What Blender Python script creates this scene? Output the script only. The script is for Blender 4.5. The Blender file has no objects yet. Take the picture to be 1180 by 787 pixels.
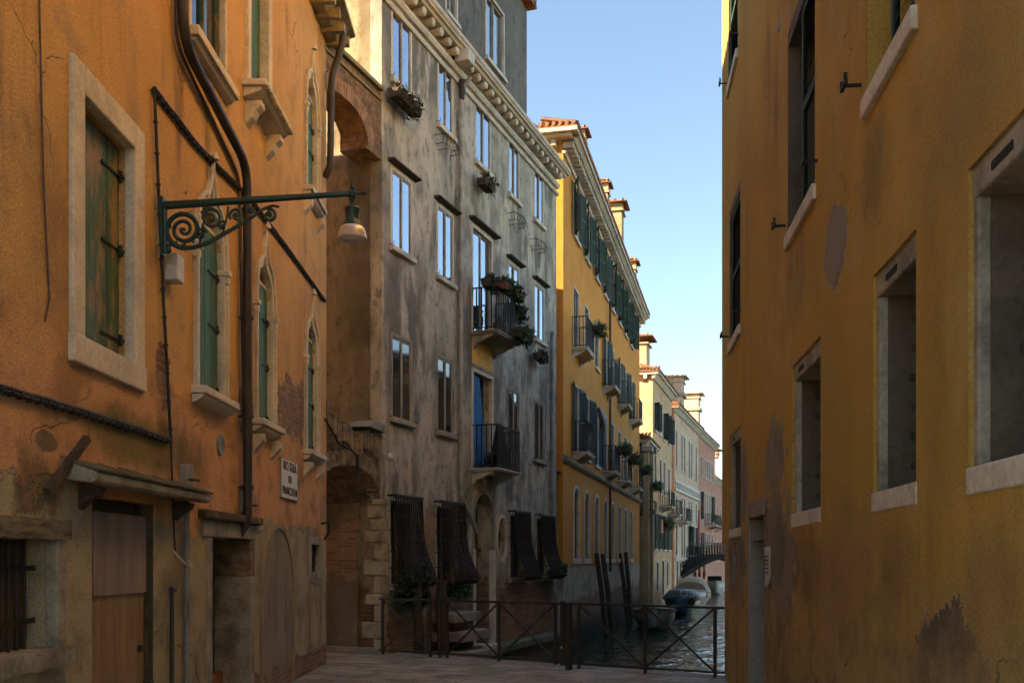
import bpy, math, random
from mathutils import Vector, Matrix
random.seed(7)
scene = bpy.context.scene
COL = scene.collection
F = 1147.0; CX = 590.0; HY = 644.0; EYE = 1.7          # lens measured in photo pixels
R = math.radians

# ------------------------------------------------------------------ nodes
class NG:
    def __init__(s, name):
        s.m = bpy.data.materials.new(name); s.m.use_nodes = True
        s.t = s.m.node_tree; s.n = s.t.nodes; s.l = s.t.links
        s.b = s.n['Principled BSDF']; s.tc = s.n.new('ShaderNodeTexCoord').outputs['Object']
        s.sep = None
    def put(s, sock, v):
        if v is None: return
        if hasattr(v, 'is_linked') or isinstance(v, bpy.types.NodeSocket): s.l.new(v, sock)
        elif isinstance(v, (tuple, list)):
            sock.default_value = (*v, 1) if len(v) == 3 and sock.type == 'RGBA' else v
        else: sock.default_value = v
    def xyz(s):
        if s.sep is None:
            s.sep = s.n.new('ShaderNodeSeparateXYZ'); s.l.new(s.tc, s.sep.inputs[0])
        return s.sep.outputs
    def math(s, op, a, b=None, c=None, clamp=False):
        n = s.n.new('ShaderNodeMath'); n.operation = op; n.use_clamp = clamp
        s.put(n.inputs[0], a); s.put(n.inputs[1], b)
        if c is not None: s.put(n.inputs[2], c)
        return n.outputs[0]
    def map(s, sc=(1, 1, 1), rot=(0, 0, 0), loc=(0, 0, 0), vec=None):
        n = s.n.new('ShaderNodeMapping'); s.l.new(vec or s.tc, n.inputs[0])
        n.inputs['Scale'].default_value = sc; n.inputs['Rotation'].default_value = rot; n.inputs['Location'].default_value = loc
        return n.outputs[0]
    def noise(s, scale, detail=5, rough=.55, sc=None, dist=0, loc=(0, 0, 0)):
        n = s.n.new('ShaderNodeTexNoise'); n.inputs['Scale'].default_value = scale
        n.inputs['Detail'].default_value = detail; n.inputs['Roughness'].default_value = rough
        n.inputs['Distortion'].default_value = dist
        s.l.new(s.map(sc or (1, 1, 1), loc=loc), n.inputs['Vector'])
        return n.outputs['Fac']
    def step(s, v, lo, hi, a=0., b=1.):
        n = s.n.new('ShaderNodeMapRange'); n.interpolation_type = 'SMOOTHSTEP'
        s.put(n.inputs[0], v); n.inputs[1].default_value = lo; n.inputs[2].default_value = hi
        n.inputs[3].default_value = a; n.inputs[4].default_value = b
        return n.outputs[0]
    def mix(s, f, a, b, mode='MIX'):
        n = s.n.new('ShaderNodeMix'); n.data_type = 'RGBA'; n.blend_type = mode
        s.put(n.inputs[0], f); s.put(n.inputs[6], a); s.put(n.inputs[7], b)
        return n.outputs[2]
    def ramp(s, v, pts):
        n = s.n.new('ShaderNodeValToRGB'); s.put(n.inputs[0], v); e = n.color_ramp.elements
        e[0].position = pts[0][0]; e[0].color = (*pts[0][1], 1)
        e[1].position = pts[-1][0]; e[1].color = (*pts[-1][1], 1)
        for p, c in pts[1:-1]:
            k = e.new(p); k.color = (*c, 1)
        return n.outputs[0]
    def brick(s, c1, c2, mor, w=.25, h=.068, ms=.010, vec=None):
        n = s.n.new('ShaderNodeTexBrick')
        if vec is None:
            x = s.xyz(); c = s.n.new('ShaderNodeCombineXYZ')
            wob = s.math('MULTIPLY', s.math('SUBTRACT', s.noise(2.2, 2), .5), .05)
            s.l.new(s.math('ADD', x[0], x[1]), c.inputs[0]); s.l.new(s.math('ADD', x[2], wob), c.inputs[1]); vec = c.outputs[0]
        s.l.new(vec, n.inputs['Vector'])
        s.put(n.inputs['Color1'], c1); s.put(n.inputs['Color2'], c2); s.put(n.inputs['Mortar'], mor)
        n.inputs['Scale'].default_value = 1; n.inputs['Brick Width'].default_value = w; n.inputs['Row Height'].default_value = h
        n.inputs['Mortar Size'].default_value = ms; n.inputs['Mortar Smooth'].default_value = .3; n.inputs['Bias'].default_value = -.1
        return n.outputs['Color'], n.outputs['Fac']
    def bump(s, h, strength=.3, dist=.02, prev=None):
        n = s.n.new('ShaderNodeBump'); s.put(n.inputs['Height'], h)
        n.inputs['Strength'].default_value = strength; n.inputs['Distance'].default_value = dist
        if prev: s.l.new(prev, n.inputs['Normal'])
        return n.outputs[0]
    def out(s, col=None, rough=None, nor=None, metal=0, ior=None, spec=None):
        s.put(s.b.inputs['Base Color'], col)
        if rough is not None: s.put(s.b.inputs['Roughness'], rough)
        if nor is not None: s.l.new(nor, s.b.inputs['Normal'])
        s.b.inputs['Metallic'].default_value = metal
        if ior: s.b.inputs['IOR'].default_value = ior
        if spec is not None: s.b.inputs['Specular IOR Level'].default_value = spec
        return s.m

def plaster(name, c1, c2, c3, streak=.5, streak_col=(.10, .085, .06), zones=(), bumpy=.35, speck=.25, st_lo=.52, st_hi=.72, grime=0, crack=.5, stf=2.6, stz=.12):
    """zones: (kind, args, colour|'brick', noise_amp)  kind 'below' (z) / 'ell' (s,z,rs,rz) / 'band' (s0,s1,z0,z1)"""
    g = NG(name)
    n1 = g.noise(.45, 4, .6, dist=.4); n2 = g.noise(2.3, 6, .65, loc=(3, 1, 7)); n4 = g.noise(55, 2, .7)
    col = g.mix(g.step(n1, .38, .62), c1, c2)
    col = g.mix(g.math('MULTIPLY', g.step(n2, .5, .68), .75), col, c3)
    st = g.noise(1.0, 5, .62, sc=(*[stf] * 2, stf * stz), loc=(5, 2, 0), dist=.3)
    big = g.noise(.55, 3, .5, loc=(9, 0, 4))
    sm = g.math('MULTIPLY', g.math('MULTIPLY', g.step(st, st_lo, st_hi), g.step(big, .4, .6, .35, 1)), streak)
    col = g.mix(sm, col, streak_col)
    if grime:
        gm = g.noise(5, 6, .75, sc=(1, 1, .6), loc=(1, 8, 3))
        col = g.mix(g.math('MULTIPLY', g.step(gm, .5, .62), grime), col, streak_col)
    col = g.mix(speck, col, g.ramp(n4, [(.3, (.25, .25, .25)), (.7, (.9, .9, .9))]), 'OVERLAY')
    h = g.math('ADD', g.math('MULTIPLY', n2, .6), g.math('MULTIPLY', n4, .22))
    nor = None
    x = g.xyz(); zn = g.noise(1.6, 5, .68, loc=(2, 6, 1))
    cur = g.math('SUBTRACT', zn, .5); zn2 = g.noise(3.2, 5, .72, loc=(7, 2, 5)); cur2 = g.math('SUBTRACT', zn2, .5)
    hz = None
    for kind, a, zc, amp in zones:
        nn = g.math('MULTIPLY', cur if kind != 'ell' else cur2, amp * (1 if kind != 'ell' else 2.2))
        if kind == 'below':
            mk = g.step(g.math('SUBTRACT', g.math('ADD', x[2], nn), a), -.015 if a < 9 else 0, .015, 1, 0)
        elif kind == 'soft':
            mk = g.step(g.math('SUBTRACT', g.math('ADD', x[2], nn), a), -.45, .45, 1, 0)
        elif kind == 'ell':
            dx = g.math('DIVIDE', g.math('SUBTRACT', x[0], a[0]), a[2]); dz = g.math('DIVIDE', g.math('SUBTRACT', x[2], a[1]), a[3])
            d = g.math('SQRT', g.math('ADD', g.math('MULTIPLY', dx, dx), g.math('MULTIPLY', dz, dz)))
            mk = g.step(g.math('ADD', d, nn), .98, 1.02, 1, 0)
            if zc == 'stain': mk = g.step(g.math('ADD', d, nn), .5, 1.2, 1, 0)
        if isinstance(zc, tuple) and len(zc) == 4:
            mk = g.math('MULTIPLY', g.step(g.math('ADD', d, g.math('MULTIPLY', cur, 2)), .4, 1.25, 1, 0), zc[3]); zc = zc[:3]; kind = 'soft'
        if zc == 'brick':
            bc, bf = g.brick((.26, .125, .07), (.38, .22, .13), (.30, .26, .20))
            bc = g.mix(.6, bc, g.ramp(n2, [(.3, (.35, .33, .3)), (.7, (1, 1, 1))]), 'MULTIPLY')
            col = g.mix(mk, col, bc)
            h = g.math('ADD', h, g.math('MULTIPLY', mk, g.math('MULTIPLY', g.math('ADD', bf, .5), -1.1)))
        else:
            zz = (.055, .05, .035) if zc == 'stain' else zc
            if zc == 'stain': mk = g.math('MULTIPLY', mk, .7)
            z2 = g.mix(g.step(n2, .42, .66), zz, tuple(c * .62 for c in zz))
            col = g.mix(mk, col, g.mix(speck, z2, g.ramp(n4, [(.3, (.25, .25, .25)), (.7, (.9, .9, .9))]), 'OVERLAY'))
            if kind == 'ell' and zc != 'stain':
                rim = g.math('MULTIPLY', g.math('SUBTRACT', g.step(g.math('ADD', d, nn), 1.02, 1.055, 1, 0), mk), .55); col = g.mix(rim, col, (.50, .38, .20))
            if kind != 'soft' and zc != 'stain': h = g.math('ADD', h, g.math('MULTIPLY', mk, -.8))
    if crack:
        v = g.n.new('ShaderNodeTexVoronoi'); v.feature = 'DISTANCE_TO_EDGE'; v.inputs['Scale'].default_value = .55
        nv = g.n.new('ShaderNodeTexNoise'); nv.inputs['Scale'].default_value = 2.5; nv.inputs['Detail'].default_value = 3; g.l.new(g.tc, nv.inputs['Vector'])
        mv = g.n.new('ShaderNodeVectorMath'); mv.operation = 'MULTIPLY_ADD'; g.l.new(nv.outputs['Color'], mv.inputs[0]); mv.inputs[1].default_value = (.7, .7, .7); g.l.new(g.tc, mv.inputs[2])
        g.l.new(mv.outputs[0], v.inputs['Vector'])
        ck = g.math('MULTIPLY', g.step(v.outputs['Distance'], 0, .006, 1, 0), g.step(big, .5, .58))
        col = g.mix(g.math('MULTIPLY', ck, crack), col, (.06, .045, .03)); h = g.math('SUBTRACT', h, g.math('MULTIPLY', ck, .5))
    und = g.noise(1.1, 2, .5, loc=(0, 4, 9))
    nor = g.bump(g.math('ADD', h, g.math('MULTIPLY', und, 1.2)), bumpy, .035)
    return g.out(col, .92, nor, spec=.25)

def simple(name, c, rough=.7, c2=None, scale=6, bumpy=.15, metal=0, sc=(1, 1, 1), spec=.4, bd=.01):
    g = NG(name); n = g.noise(scale, 7, .65, sc=sc)
    col = g.mix(g.step(n, .35, .68), c, c2 or tuple(k * .6 for k in c))
    return g.out(col, rough, g.bump(n, bumpy, bd), metal, spec=spec)

def stone_mat(name, c, dirt=(.13, .115, .09), amt=.6, rough=.8):
    g = NG(name); a = g.noise(1.7, 8, .7); b = g.noise(30, 5, .7)
    col = g.mix(g.math('MULTIPLY', g.step(a, .42, .68), amt), c, dirt)
    col = g.mix(.35, col, g.ramp(b, [(.3, (.2, .2, .2)), (.7, (.85, .85, .85))]), 'OVERLAY')
    h = g.math('ADD', g.math('MULTIPLY', a, .5), g.math('MULTIPLY', b, .3))
    return g.out(col, rough, g.bump(h, .35, .015), spec=.3)

def brick_mat(name, c1, c2, mor, grime=.5, gcol=(.08, .07, .05)):
    g = NG(name); n = g.noise(2.0, 8, .7); bc, bf = g.brick(c1, c2, mor)
    big = g.noise(9, 4, .6)
    bc = g.mix(g.step(big, .35, .7), bc, g.mix(.7, bc, (.35, .25, .18), 'MULTIPLY'))
    col = g.mix(g.math('MULTIPLY', g.step(n, .42, .65), grime), bc, gcol)
    return g.out(col, .92, g.bump(g.math('ADD', g.math('MULTIPLY', bf, -1), g.math('MULTIPLY', big, .8)), .8, .02), spec=.2)

def wood_mat(name, c, under, amt=.4, rough=.65, sc=(9, 9, .7)):
    g = NG(name); a = g.noise(1.6, 8, .7, sc=sc); b = g.noise(3.0, 8, .75, sc=(2, 2, .8), loc=(3, 3, 3))
    col = g.mix(g.step(a, .3, .7), c, tuple(k * .55 for k in c))
    mk = g.math('MULTIPLY', g.step(b, .55 - amt * .1, .60), amt)
    col = g.mix(mk, col, under)
    return g.out(col, rough, g.bump(g.math('ADD', a, g.math('MULTIPLY', mk, -.5)), .35, .01), spec=.35)

def glass_mat(name, c=(.012, .014, .016), ior=2.1, rough=.03, wob=.04):
    g = NG(name); n = g.noise(1.6, 2, .5)
    return g.out(c, rough, g.bump(n, wob, .05), ior=ior)

M = {}
def mats():
    # frequently used
    M['stone'] = stone_mat('istrian_stone', (.62, .54, .42), (.22, .18, .13), .5)
    M['stone_dark'] = stone_mat('weathered_stone', (.34, .29, .215), (.07, .06, .04), .75)
    M['stone_grey'] = stone_mat('grey_stone', (.30, .26, .22), (.12, .10, .08), .6)
    M['stone_brown'] = stone_mat('dark_brown_stone', (.115, .085, .06), (.05, .037, .027), .7)  # dark brown tone lining the right house window reveals
    M['stone_pale'] = stone_mat('pale_limestone', (.62, .56, .47), (.25, .21, .16), .5)
    M['iron'] = simple('dark_iron', (.012, .0115, .011), .6, (.028, .02, .015), 14, .2, spec=.4)
    M['fence'] = simple('rusty_brown_iron', (.028, .019, .014), .6, (.045, .026, .017), 10, .2)
    M['green_iron'] = simple('dark_green_cast_iron', (.010, .045, .032), .4, (.015, .025, .02), 12, .15, spec=.5)
    M['pipe'] = simple('brown_metal_pipe', (.034, .025, .018), .55, (.055, .035, .022), 5, .1)
    M['pipe_grey'] = simple('grey_pipe', (.26, .24, .21), .6, (.15, .13, .11), 4, .1)
    M['pipe_white'] = simple('painted_pale_pipe', (.42, .38, .32), .6, (.22, .19, .15), 3, .1)
    M['cable'] = simple('black_cable', (.03, .022, .018), .7)
    M['cable_brown'] = simple('brown_conduit', (.13, .075, .05), .7)
    M['shut_green'] = wood_mat('green_painted_wood', (.05, .16, .09), (.20, .14, .07), .5)
    M['shut_teal'] = wood_mat('peeling_teal_green_planks', (.065, .14, .08), (.28, .18, .08), .98)
    M['shut_dark'] = wood_mat('dark_green_shutter', (.012, .042, .028), (.05, .05, .04), .2)
    M['shut_blue'] = wood_mat('dark_blue_green_shutter', (.02, .05, .055), (.10, .12, .12), .4)
    M['ply'] = wood_mat('ochre_plywood', (.33, .20, .085), (.20, .12, .06), .3, .7, (6, 6, .6))
    M['ply_pink'] = wood_mat('pinkish_grey_panel', (.30, .22, .17), (.20, .15, .11), .3, .8, (3, 3, .6))
    M['beam'] = wood_mat('old_dark_timber', (.075, .052, .035), (.16, .12, .08), .4, .85, (2, 2, 2))
    M['pole'] = wood_mat('wet_mooring_timber', (.085, .058, .04), (.03, .028, .02), .7, .8, (7, 7, .5))
    M['frame'] = wood_mat('weathered_pale_frame', (.42, .36, .28), (.22, .17, .12), .4)
    M['frame_brown'] = wood_mat('brown_window_frame', (.20, .14, .09), (.1, .07, .05), .4)
    M['glass'] = glass_mat('window_glass', (.40, .46, .52), 1.5, .02, .03); M['glass'].node_tree.nodes['Principled BSDF'].inputs['Metallic'].default_value = .9
    M['glass_far'] = glass_mat('dark_window_glass', (.018, .018, .018), 1.45, .12)
    M['glass_mid'] = glass_mat('dim_window_glass', (.02, .021, .022), 2.1, .05)
    M['dark'] = simple('dark_interior', (.012, .010, .009), .9)
    M['tile'] = tile_mat()
    M['terracotta'] = simple('terracotta_pot', (.20, .085, .05), .8, (.11, .05, .035), 8)
    M['leaf'] = leaf_mat('green_leaves', (.075, .13, .03), (.03, .06, .015))
    M['leaf_dark'] = leaf_mat('dark_leaves', (.04, .075, .025), (.018, .035, .014))
    M['leaf_dry'] = leaf_mat('reddish_dry_leaves', (.10, .05, .025), (.05, .06, .02))
    M['flower'] = simple('pink_flowers', (.5, .08, .10), .7)
    M['brick'] = brick_mat('worn_brick', (.26, .13, .07), (.34, .20, .115), (.26, .21, .15), .6)
    M['brick_plain'] = simple('single_bricks', (.36, .20, .10), .9, (.17, .10, .06), 4.5, .5)
    M['brick_plain_moss'] = simple('single_old_bricks', (.27, .19, .11), .9, (.09, .07, .04), 5, .5)
    M['brick_mossy'] = brick_mat('mossy_damp_brick', (.17, .09, .05), (.26, .16, .10), (.17, .14, .10), .75, (.05, .05, .028))
    M['white_paint'] = simple('white_enamel', (.62, .60, .56), .5, (.5, .47, .42), 4, .05)
    M['letter'] = simple('black_lettering', (.06, .055, .05), .8)
    M['blue_tarp'] = simple('blue_sheet', (.02, .20, .48), .5, (.02, .12, .34), 5, .5, bd=.04)
    M['black_net'] = simple('black_cloth', (.012, .014, .013), .8, (.03, .03, .03), 7, .6, bd=.05)

def tile_mat():
    g = NG('terracotta_roof_tiles'); n = g.noise(3.5, 7, .7)
    w = g.n.new('ShaderNodeTexWave'); w.inputs['Scale'].default_value = 1.7; g.l.new(g.tc, w.inputs[0])
    col = g.mix(g.step(n, .35, .7), (.33, .13, .06), (.20, .14, .09))
    return g.out(col, .9, g.bump(g.math('ADD', w.outputs['Fac'], g.math('MULTIPLY', n, .5)), .8, .05), spec=.2)

def leaf_mat(name, a, b):
    g = NG(name); oi = g.n.new('ShaderNodeNewGeometry')
    col = g.mix(oi.outputs['Random Per Island'], a, b)
    g.b.inputs['Subsurface Weight'].default_value = 0
    return g.out(col, .6, spec=.3)

# ------------------------------------------------------------------ meshes
SPLIT = {'canopy_bracket','window_frame','dentils','corbel','corbels','hinge','modillions','pilaster','capital','stone_jamb','abutment','fender','thwart','peg','shutter_stay','socket_holes','pots','arch_ring','string_course','door_frame','capital','reveal','tread'}
class MB:
    def __init__(s): s.v = []; s.f = []
    def add(s, vs, fs):
        o = len(s.v); s.v += [tuple(p) for p in vs]; s.f += [tuple(i + o for i in f) for f in fs]; return s
    def box(s, x0, x1, y0, y1, z0, z1, T=None):
        vs = [Vector(p) for p in ((x0, y0, z0), (x1, y0, z0), (x1, y1, z0), (x0, y1, z0), (x0, y0, z1), (x1, y0, z1), (x1, y1, z1), (x0, y1, z1))]
        if T: vs = [T @ p for p in vs]
        return s.add(vs, [(0, 3, 2, 1), (4, 5, 6, 7), (0, 1, 5, 4), (1, 2, 6, 5), (2, 3, 7, 6), (3, 0, 4, 7)])
    def bar(s, a, b, w, h=None):
        h = h or w; a = Vector(a); b = Vector(b); d = b - a; L = d.length; q = d.to_track_quat('X', 'Z').to_matrix().to_4x4()
        return s.box(0, L, -w / 2, w / 2, -h / 2, h / 2, Matrix.Translation(a) @ q)
    def tube(s, pts, r, n=8, cap=True):
        pts = [Vector(p) for p in pts]; rs = r if isinstance(r, (list, tuple)) else [r] * len(pts)
        o = len(s.v); up = None
        for i, p in enumerate(pts):
            d = (pts[min(i + 1, len(pts) - 1)] - pts[max(i - 1, 0)]).normalized()
            if up is None: up = Vector((0, 0, 1)) if abs(d.z) < .9 else Vector((0, 1, 0))
            a = d.cross(up)
            if a.length < .05: a = d.cross(Vector((1, .3, .1)))
            a.normalize(); b = d.cross(a).normalized(); up = -b if d.cross(a).length else up
            up = a.cross(d)
            for k in range(n):
                t = 2 * math.pi * k / n; s.v.append(tuple(p + (a * math.cos(t) + b * math.sin(t)) * rs[i]))
        for i in range(len(pts) - 1):
            for k in range(n):
                k2 = (k + 1) % n; s.f.append((o + i * n + k, o + i * n + k2, o + (i + 1) * n + k2, o + (i + 1) * n + k))
        if cap: s.f.append(tuple(o + k for k in range(n))[::-1]); s.f.append(tuple(o + (len(pts) - 1) * n + k for k in range(n)))
        return s
    def lathe(s, c, prof, n=20, T=None):
        o = len(s.v); c = Vector(c)
        for r, z in prof:
            for k in range(n):
                t = 2 * math.pi * k / n; p = c + Vector((r * math.cos(t), r * math.sin(t), z)); s.v.append(tuple(T @ p if T else p))
        for i in range(len(prof) - 1):
            for k in range(n):
                k2 = (k + 1) % n; s.f.append((o + i * n + k, o + i * n + k2, o + (i + 1) * n + k2, o + (i + 1) * n + k))
        return s
    def prism(s, poly, y0, y1):                      # polygon in (x,z) pushed through y
        n = len(poly); vs = [(x, y0, z) for x, z in poly] + [(x, y1, z) for x, z in poly]
        return s.add(vs, [tuple(range(n)), tuple(range(2 * n - 1, n - 1, -1))] + [(i, i + n, (i + 1) % n + n, (i + 1) % n) for i in range(n)])
    def extr(s, prof, x0, x1):                       # profile in (y,z) pushed along x
        n = len(prof); vs = [(x0, y, z) for y, z in prof] + [(x1, y, z) for y, z in prof]
        return s.add(vs, [tuple(range(n - 1, -1, -1)), tuple(range(n, 2 * n))] + [(i, (i + 1) % n, (i + 1) % n + n, i + n) for i in range(n)])
    def slab(s, poly, z0, z1):                       # plan polygon
        n = len(poly); vs = [(x, y, z0) for x, y in poly] + [(x, y, z1) for x, y in poly]
        return s.add(vs, [tuple(range(n - 1, -1, -1)), tuple(range(n, 2 * n))] + [(i, (i + 1) % n, (i + 1) % n + n, i + n) for i in range(n)])
    def ring(s, ino, outo, y0, y1):                  # frame between two (x,z) outlines
        n = len(ino); vs = [(x, y0, z) for x, z in ino] + [(x, y0, z) for x, z in outo] + [(x, y1, z) for x, z in ino] + [(x, y1, z) for x, z in outo]
        fs = []
        for i in range(n):
            j = (i + 1) % n
            fs += [(i, j, n + j, n + i), (2 * n + i, 3 * n + i, 3 * n + j, 2 * n + j), (i, 2 * n + i, 2 * n + j, j), (n + i, n + j, 3 * n + j, 3 * n + i)]
        return s.add(vs, fs)
    def leaves(s, c, rad, n, size=.05, droop=0):
        c = Vector(c)
        for _ in range(n):
            while True:
                p = Vector((random.uniform(-1, 1), random.uniform(-1, 1), random.uniform(-1, 1)))
                if p.length < 1: break
            k = .75 + .25 * math.sin(p.x * 7 + c.x * 9) + random.uniform(-.1, .15)
            q = c + Vector((p.x * rad[0], p.y * rad[1], p.z * rad[2])) * k
            if droop and p.z < 0: q.z -= random.random() * droop
            u = Vector((random.gauss(0, 1), random.gauss(0, 1), random.gauss(0, 1))).normalized(); w = u.orthogonal().normalized()
            z = size * random.uniform(.6, 1.5)
            s.add([q - u * z, q + w * z * .5, q + u * z, q - w * z * .5], [(0, 1, 2, 3)])
        return s
    def pieces(s):
        par = list(range(len(s.v)))
        def fd(a):
            while par[a] != a: par[a] = par[par[a]]; a = par[a]
            return a
        for f in s.f:
            for q in f[1:]: par[fd(q)] = fd(f[0])
        g = {}
        for i in range(len(s.v)): g.setdefault(fd(i), []).append(i)
        it = [[set(ids), [min(s.v[i][k] for i in ids) for k in range(3)], [max(s.v[i][k] for i in ids) for k in range(3)]] for ids in g.values()]
        ch = True
        while ch:
            ch = False
            for a in range(len(it)):
                for b in range(a + 1, len(it)):
                    if all(it[a][1][k] - .008 <= it[b][2][k] and it[b][1][k] - .008 <= it[a][2][k] for k in range(3)):
                        it[a][0] |= it[b][0]; it[a][1] = [min(x, y) for x, y in zip(it[a][1], it[b][1])]; it[a][2] = [max(x, y) for x, y in zip(it[a][2], it[b][2])]
                        del it[b]; ch = True; break
                if ch: break
        out = []
        for ids, _, _ in it:
            m = MB(); idx = {}
            for i in sorted(ids): idx[i] = len(m.v); m.v.append(s.v[i])
            for f in s.f:
                if f[0] in ids: m.f.append(tuple(idx[i] for i in f))
            out.append(m)
        return out
    def build(s, name, mat, parent=None, smooth=False, bevel=0, **kw):
        if name in SPLIT:
            ps = s.pieces()
            if len(ps) > 1:
                return [p.build1(name, mat, parent, smooth, bevel, **kw) for p in ps][0]
        return s.build1(name, mat, parent, smooth, bevel, **kw)
    def build1(s, name, mat, parent=None, smooth=False, bevel=0, **kw):
        me = bpy.data.meshes.new(name); me.from_pydata(s.v, [], s.f); me.validate(); me.update()
        if smooth:
            for p in me.polygons: p.use_smooth = True
            try: me.set_sharp_from_angle(angle=R(40))
            except Exception: pass
        me.materials.append(M[mat] if isinstance(mat, str) else mat)
        o = bpy.data.objects.new(name, me); COL.objects.link(o)
        if parent is not None: o.parent = parent
        if bevel:
            b = o.modifiers.new('bevel', 'BEVEL'); b.width = bevel; b.segments = 2; b.limit_method = 'ANGLE'
        for k, v in kw.items(): o[k] = v
        return o

def rough(x0, x1, y0, y1, z0, z1, j=.012, n=26):
    m = MB(); ring = []
    for k in range(n + 1):
        x = x0 + (x1 - x0) * k / n; o = len(m.v)
        dz = .6 * j * math.sin(k * 1.3)
        for (y, z) in ((y0, z0), (y0, (z0 + z1) / 2), (y0, z1), ((y0 + y1) / 2, z1), (y1, z1), (y1, z0)):
            m.v.append((x, y + (random.uniform(-j, j) if y == y0 else 0), z + random.uniform(-j, j) + dz))
        if k:
            for q in range(6): a, b = o - 6 + q, o - 6 + (q + 1) % 6; m.f.append((a, a + 6, b + 6, b))
    m.f.append((0, 1, 2, 3, 4, 5)); m.f.append(tuple(len(m.v) - 1 - q for q in range(6)))
    return m
def tag(o, label, cat, group=None):
    o['label'] = label; o['category'] = cat
    if group: o['group'] = group
    return o
def empty(name, loc, label, cat, group=None, rz=0):
    o = bpy.data.objects.new(name, None); COL.objects.link(o); o.location = loc; o.rotation_euler = (0, 0, rz); o.empty_display_size = .3
    return tag(o, label, cat, group)
def copy_tree(o, parent=None):
    c = o.copy(); COL.objects.link(c); c.parent = parent
    for ch in list(o.children): copy_tree(ch, c)
    return c

class Frame:
    """vertical plane: local x along the wall, local y into the wall, z up"""
    def __init__(s, ox, oy, slope, flip=False):
        d = Vector((slope, 1, 0)).normalized()
        if flip: d = -d
        s.o = Vector((ox, oy, 0)); s.d = d; s.y = Vector((-d.y, d.x, 0)); s.rz = math.atan2(d.y, d.x)
    def at(s, px, py=HY, y=0):
        r = Vector(((px - CX) / F, 1, (HY - py) / F)); C = Vector((0, 0, EYE))
        t = ((s.o + s.y * y - C).dot(s.y)) / (r.dot(s.y)); P = C + r * t
        return (P - s.o).dot(s.d), P.z
    def rect(s, x0, x1, yt, yb, y=0):
        return s.at(x0, HY, y)[0], s.at(x1, HY, y)[0], s.at(x0, yb, y)[1], s.at(x0, yt, y)[1]
    def w(s, x, y, z): return s.o + s.d * x + s.y * y + Vector((0, 0, z))
    def thing(s, name, label, cat, group=None): return empty(name, s.o, label, cat, group, s.rz)
    def place(s, name, x, y, z, label, cat, group=None):
        return empty(name, s.w(x, y, z), label, cat, group, s.rz)

def outline(h, n=10, grow=0, gz=None):
    s0, s1, z0, z1, kind = h['r'][0] - grow, h['r'][1] + grow, h['r'][2] - grow, h['r'][3] + (grow if gz is None else gz), h.get('k', 'rect')
    if kind == 'rect': return [(s0, z0), (s1, z0), (s1, z1), (s0, z1)]
    c = (s0 + s1) / 2; a = (s1 - s0) / 2
    if kind == 'oval': return [(c + a * math.cos(t), (z0 + z1) / 2 + (z1 - z0) / 2 * math.sin(t)) for t in [2 * math.pi * (i + .5) / (4 * n) - math.pi / 2 for i in range(4 * n)]]
    sp = h.get('sp', z1 - a)
    pts = []
    for i in range(2 * n + 1):
        u = 1 - i / n
        if kind == 'round': x, z = c + a * math.cos(math.pi * i / (2 * n)), sp + (z1 - sp) * math.sin(math.pi * i / (2 * n))
        elif kind == 'ogee':
            k = 1 - abs(u); x = c + a * u
            z = sp + (z1 - sp) * (.62 * math.sqrt(max(0, 1 - (1 - min(k / .62, 1)) ** 2)) if k < .62 else .62 + .38 * ((k - .62) / .38) ** 1.8)
        pts.append((x, z))
    return [(s0, z0), (s1, z0)] + pts

def wall_mesh(s0, s1, z0, z1, holes, y=0, n=8):
    """sheet with openings and their reveals"""
    mb = MB(); xs = sorted({s0, s1, *[v for h in holes for v in h['r'][:2]]}); zs = sorted({z0, z1, *[v for h in holes for v in h['r'][2:4]]})
    xs = [x for x in xs if s0 - 1e-6 <= x <= s1 + 1e-6]; zs = [z for z in zs if z0 - 1e-6 <= z <= z1 + 1e-6]
    for i in range(len(xs) - 1):
        for j in range(len(zs) - 1):
            cx, cz = (xs[i] + xs[i + 1]) / 2, (zs[j] + zs[j + 1]) / 2
            if any(h['r'][0] < cx < h['r'][1] and h['r'][2] < cz < h['r'][3] for h in holes): continue
            mb.add([(xs[i], y, zs[j]), (xs[i + 1], y, zs[j]), (xs[i + 1], y, zs[j + 1]), (xs[i], y, zs[j + 1])], [(0, 1, 2, 3)])
    for h in holes:
        a, b, c, d = h['r']; o = outline(h, n); dp = h.get('d', .2); m = len(o)
        for i in range(m):
            p, q = o[i], o[(i + 1) % m]
            mb.add([(p[0], y, p[1]), (q[0], y, q[1]), (q[0], y + dp, q[1]), (p[0], y + dp, p[1])], [(0, 1, 2, 3)])
            if h.get('k', 'rect') != 'rect':
                if h['k'] == 'oval':
                    zt = d if (p[1] + q[1]) / 2 > (c + d) / 2 else c
                    mb.add([(p[0], y, p[1]), (q[0], y, q[1]), (q[0], y, zt), (p[0], y, zt)], [(0, 1, 2, 3)])
                elif i >= 2 and i < m - 1: mb.add([(p[0], y, p[1]), (q[0], y, q[1]), (q[0], y, d), (p[0], y, d)], [(0, 1, 2, 3)])
        if h['k'] == 'oval' if 'k' in h else False:
            for sx, o2 in ((a, 1), (b, 1)): pass
    return mb

def fill(h, name, mat, parent, y, t=.04, grow=.01, **kw):
    return MB().prism(outline(h, 8, grow), y, y + t).build(name, mat, parent, **kw)

def body(parent, poly, z0, z1, mat, name='body'):
    """rear walls of a building: plan polygon whose first edge is the facade (left open, the facade closes it)"""
    mb = MB(); n = len(poly)
    for i in range(1, n):
        p, q = poly[i], poly[(i + 1) % n]
        mb.add([(p[0], p[1], z0), (q[0], q[1], z0), (q[0], q[1], z1), (p[0], p[1], z1)], [(0, 1, 2, 3)])
    mb.add([(x, y, z1) for x, y in poly], [tuple(range(n))])
    return mb.build(name, mat, parent)

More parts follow.
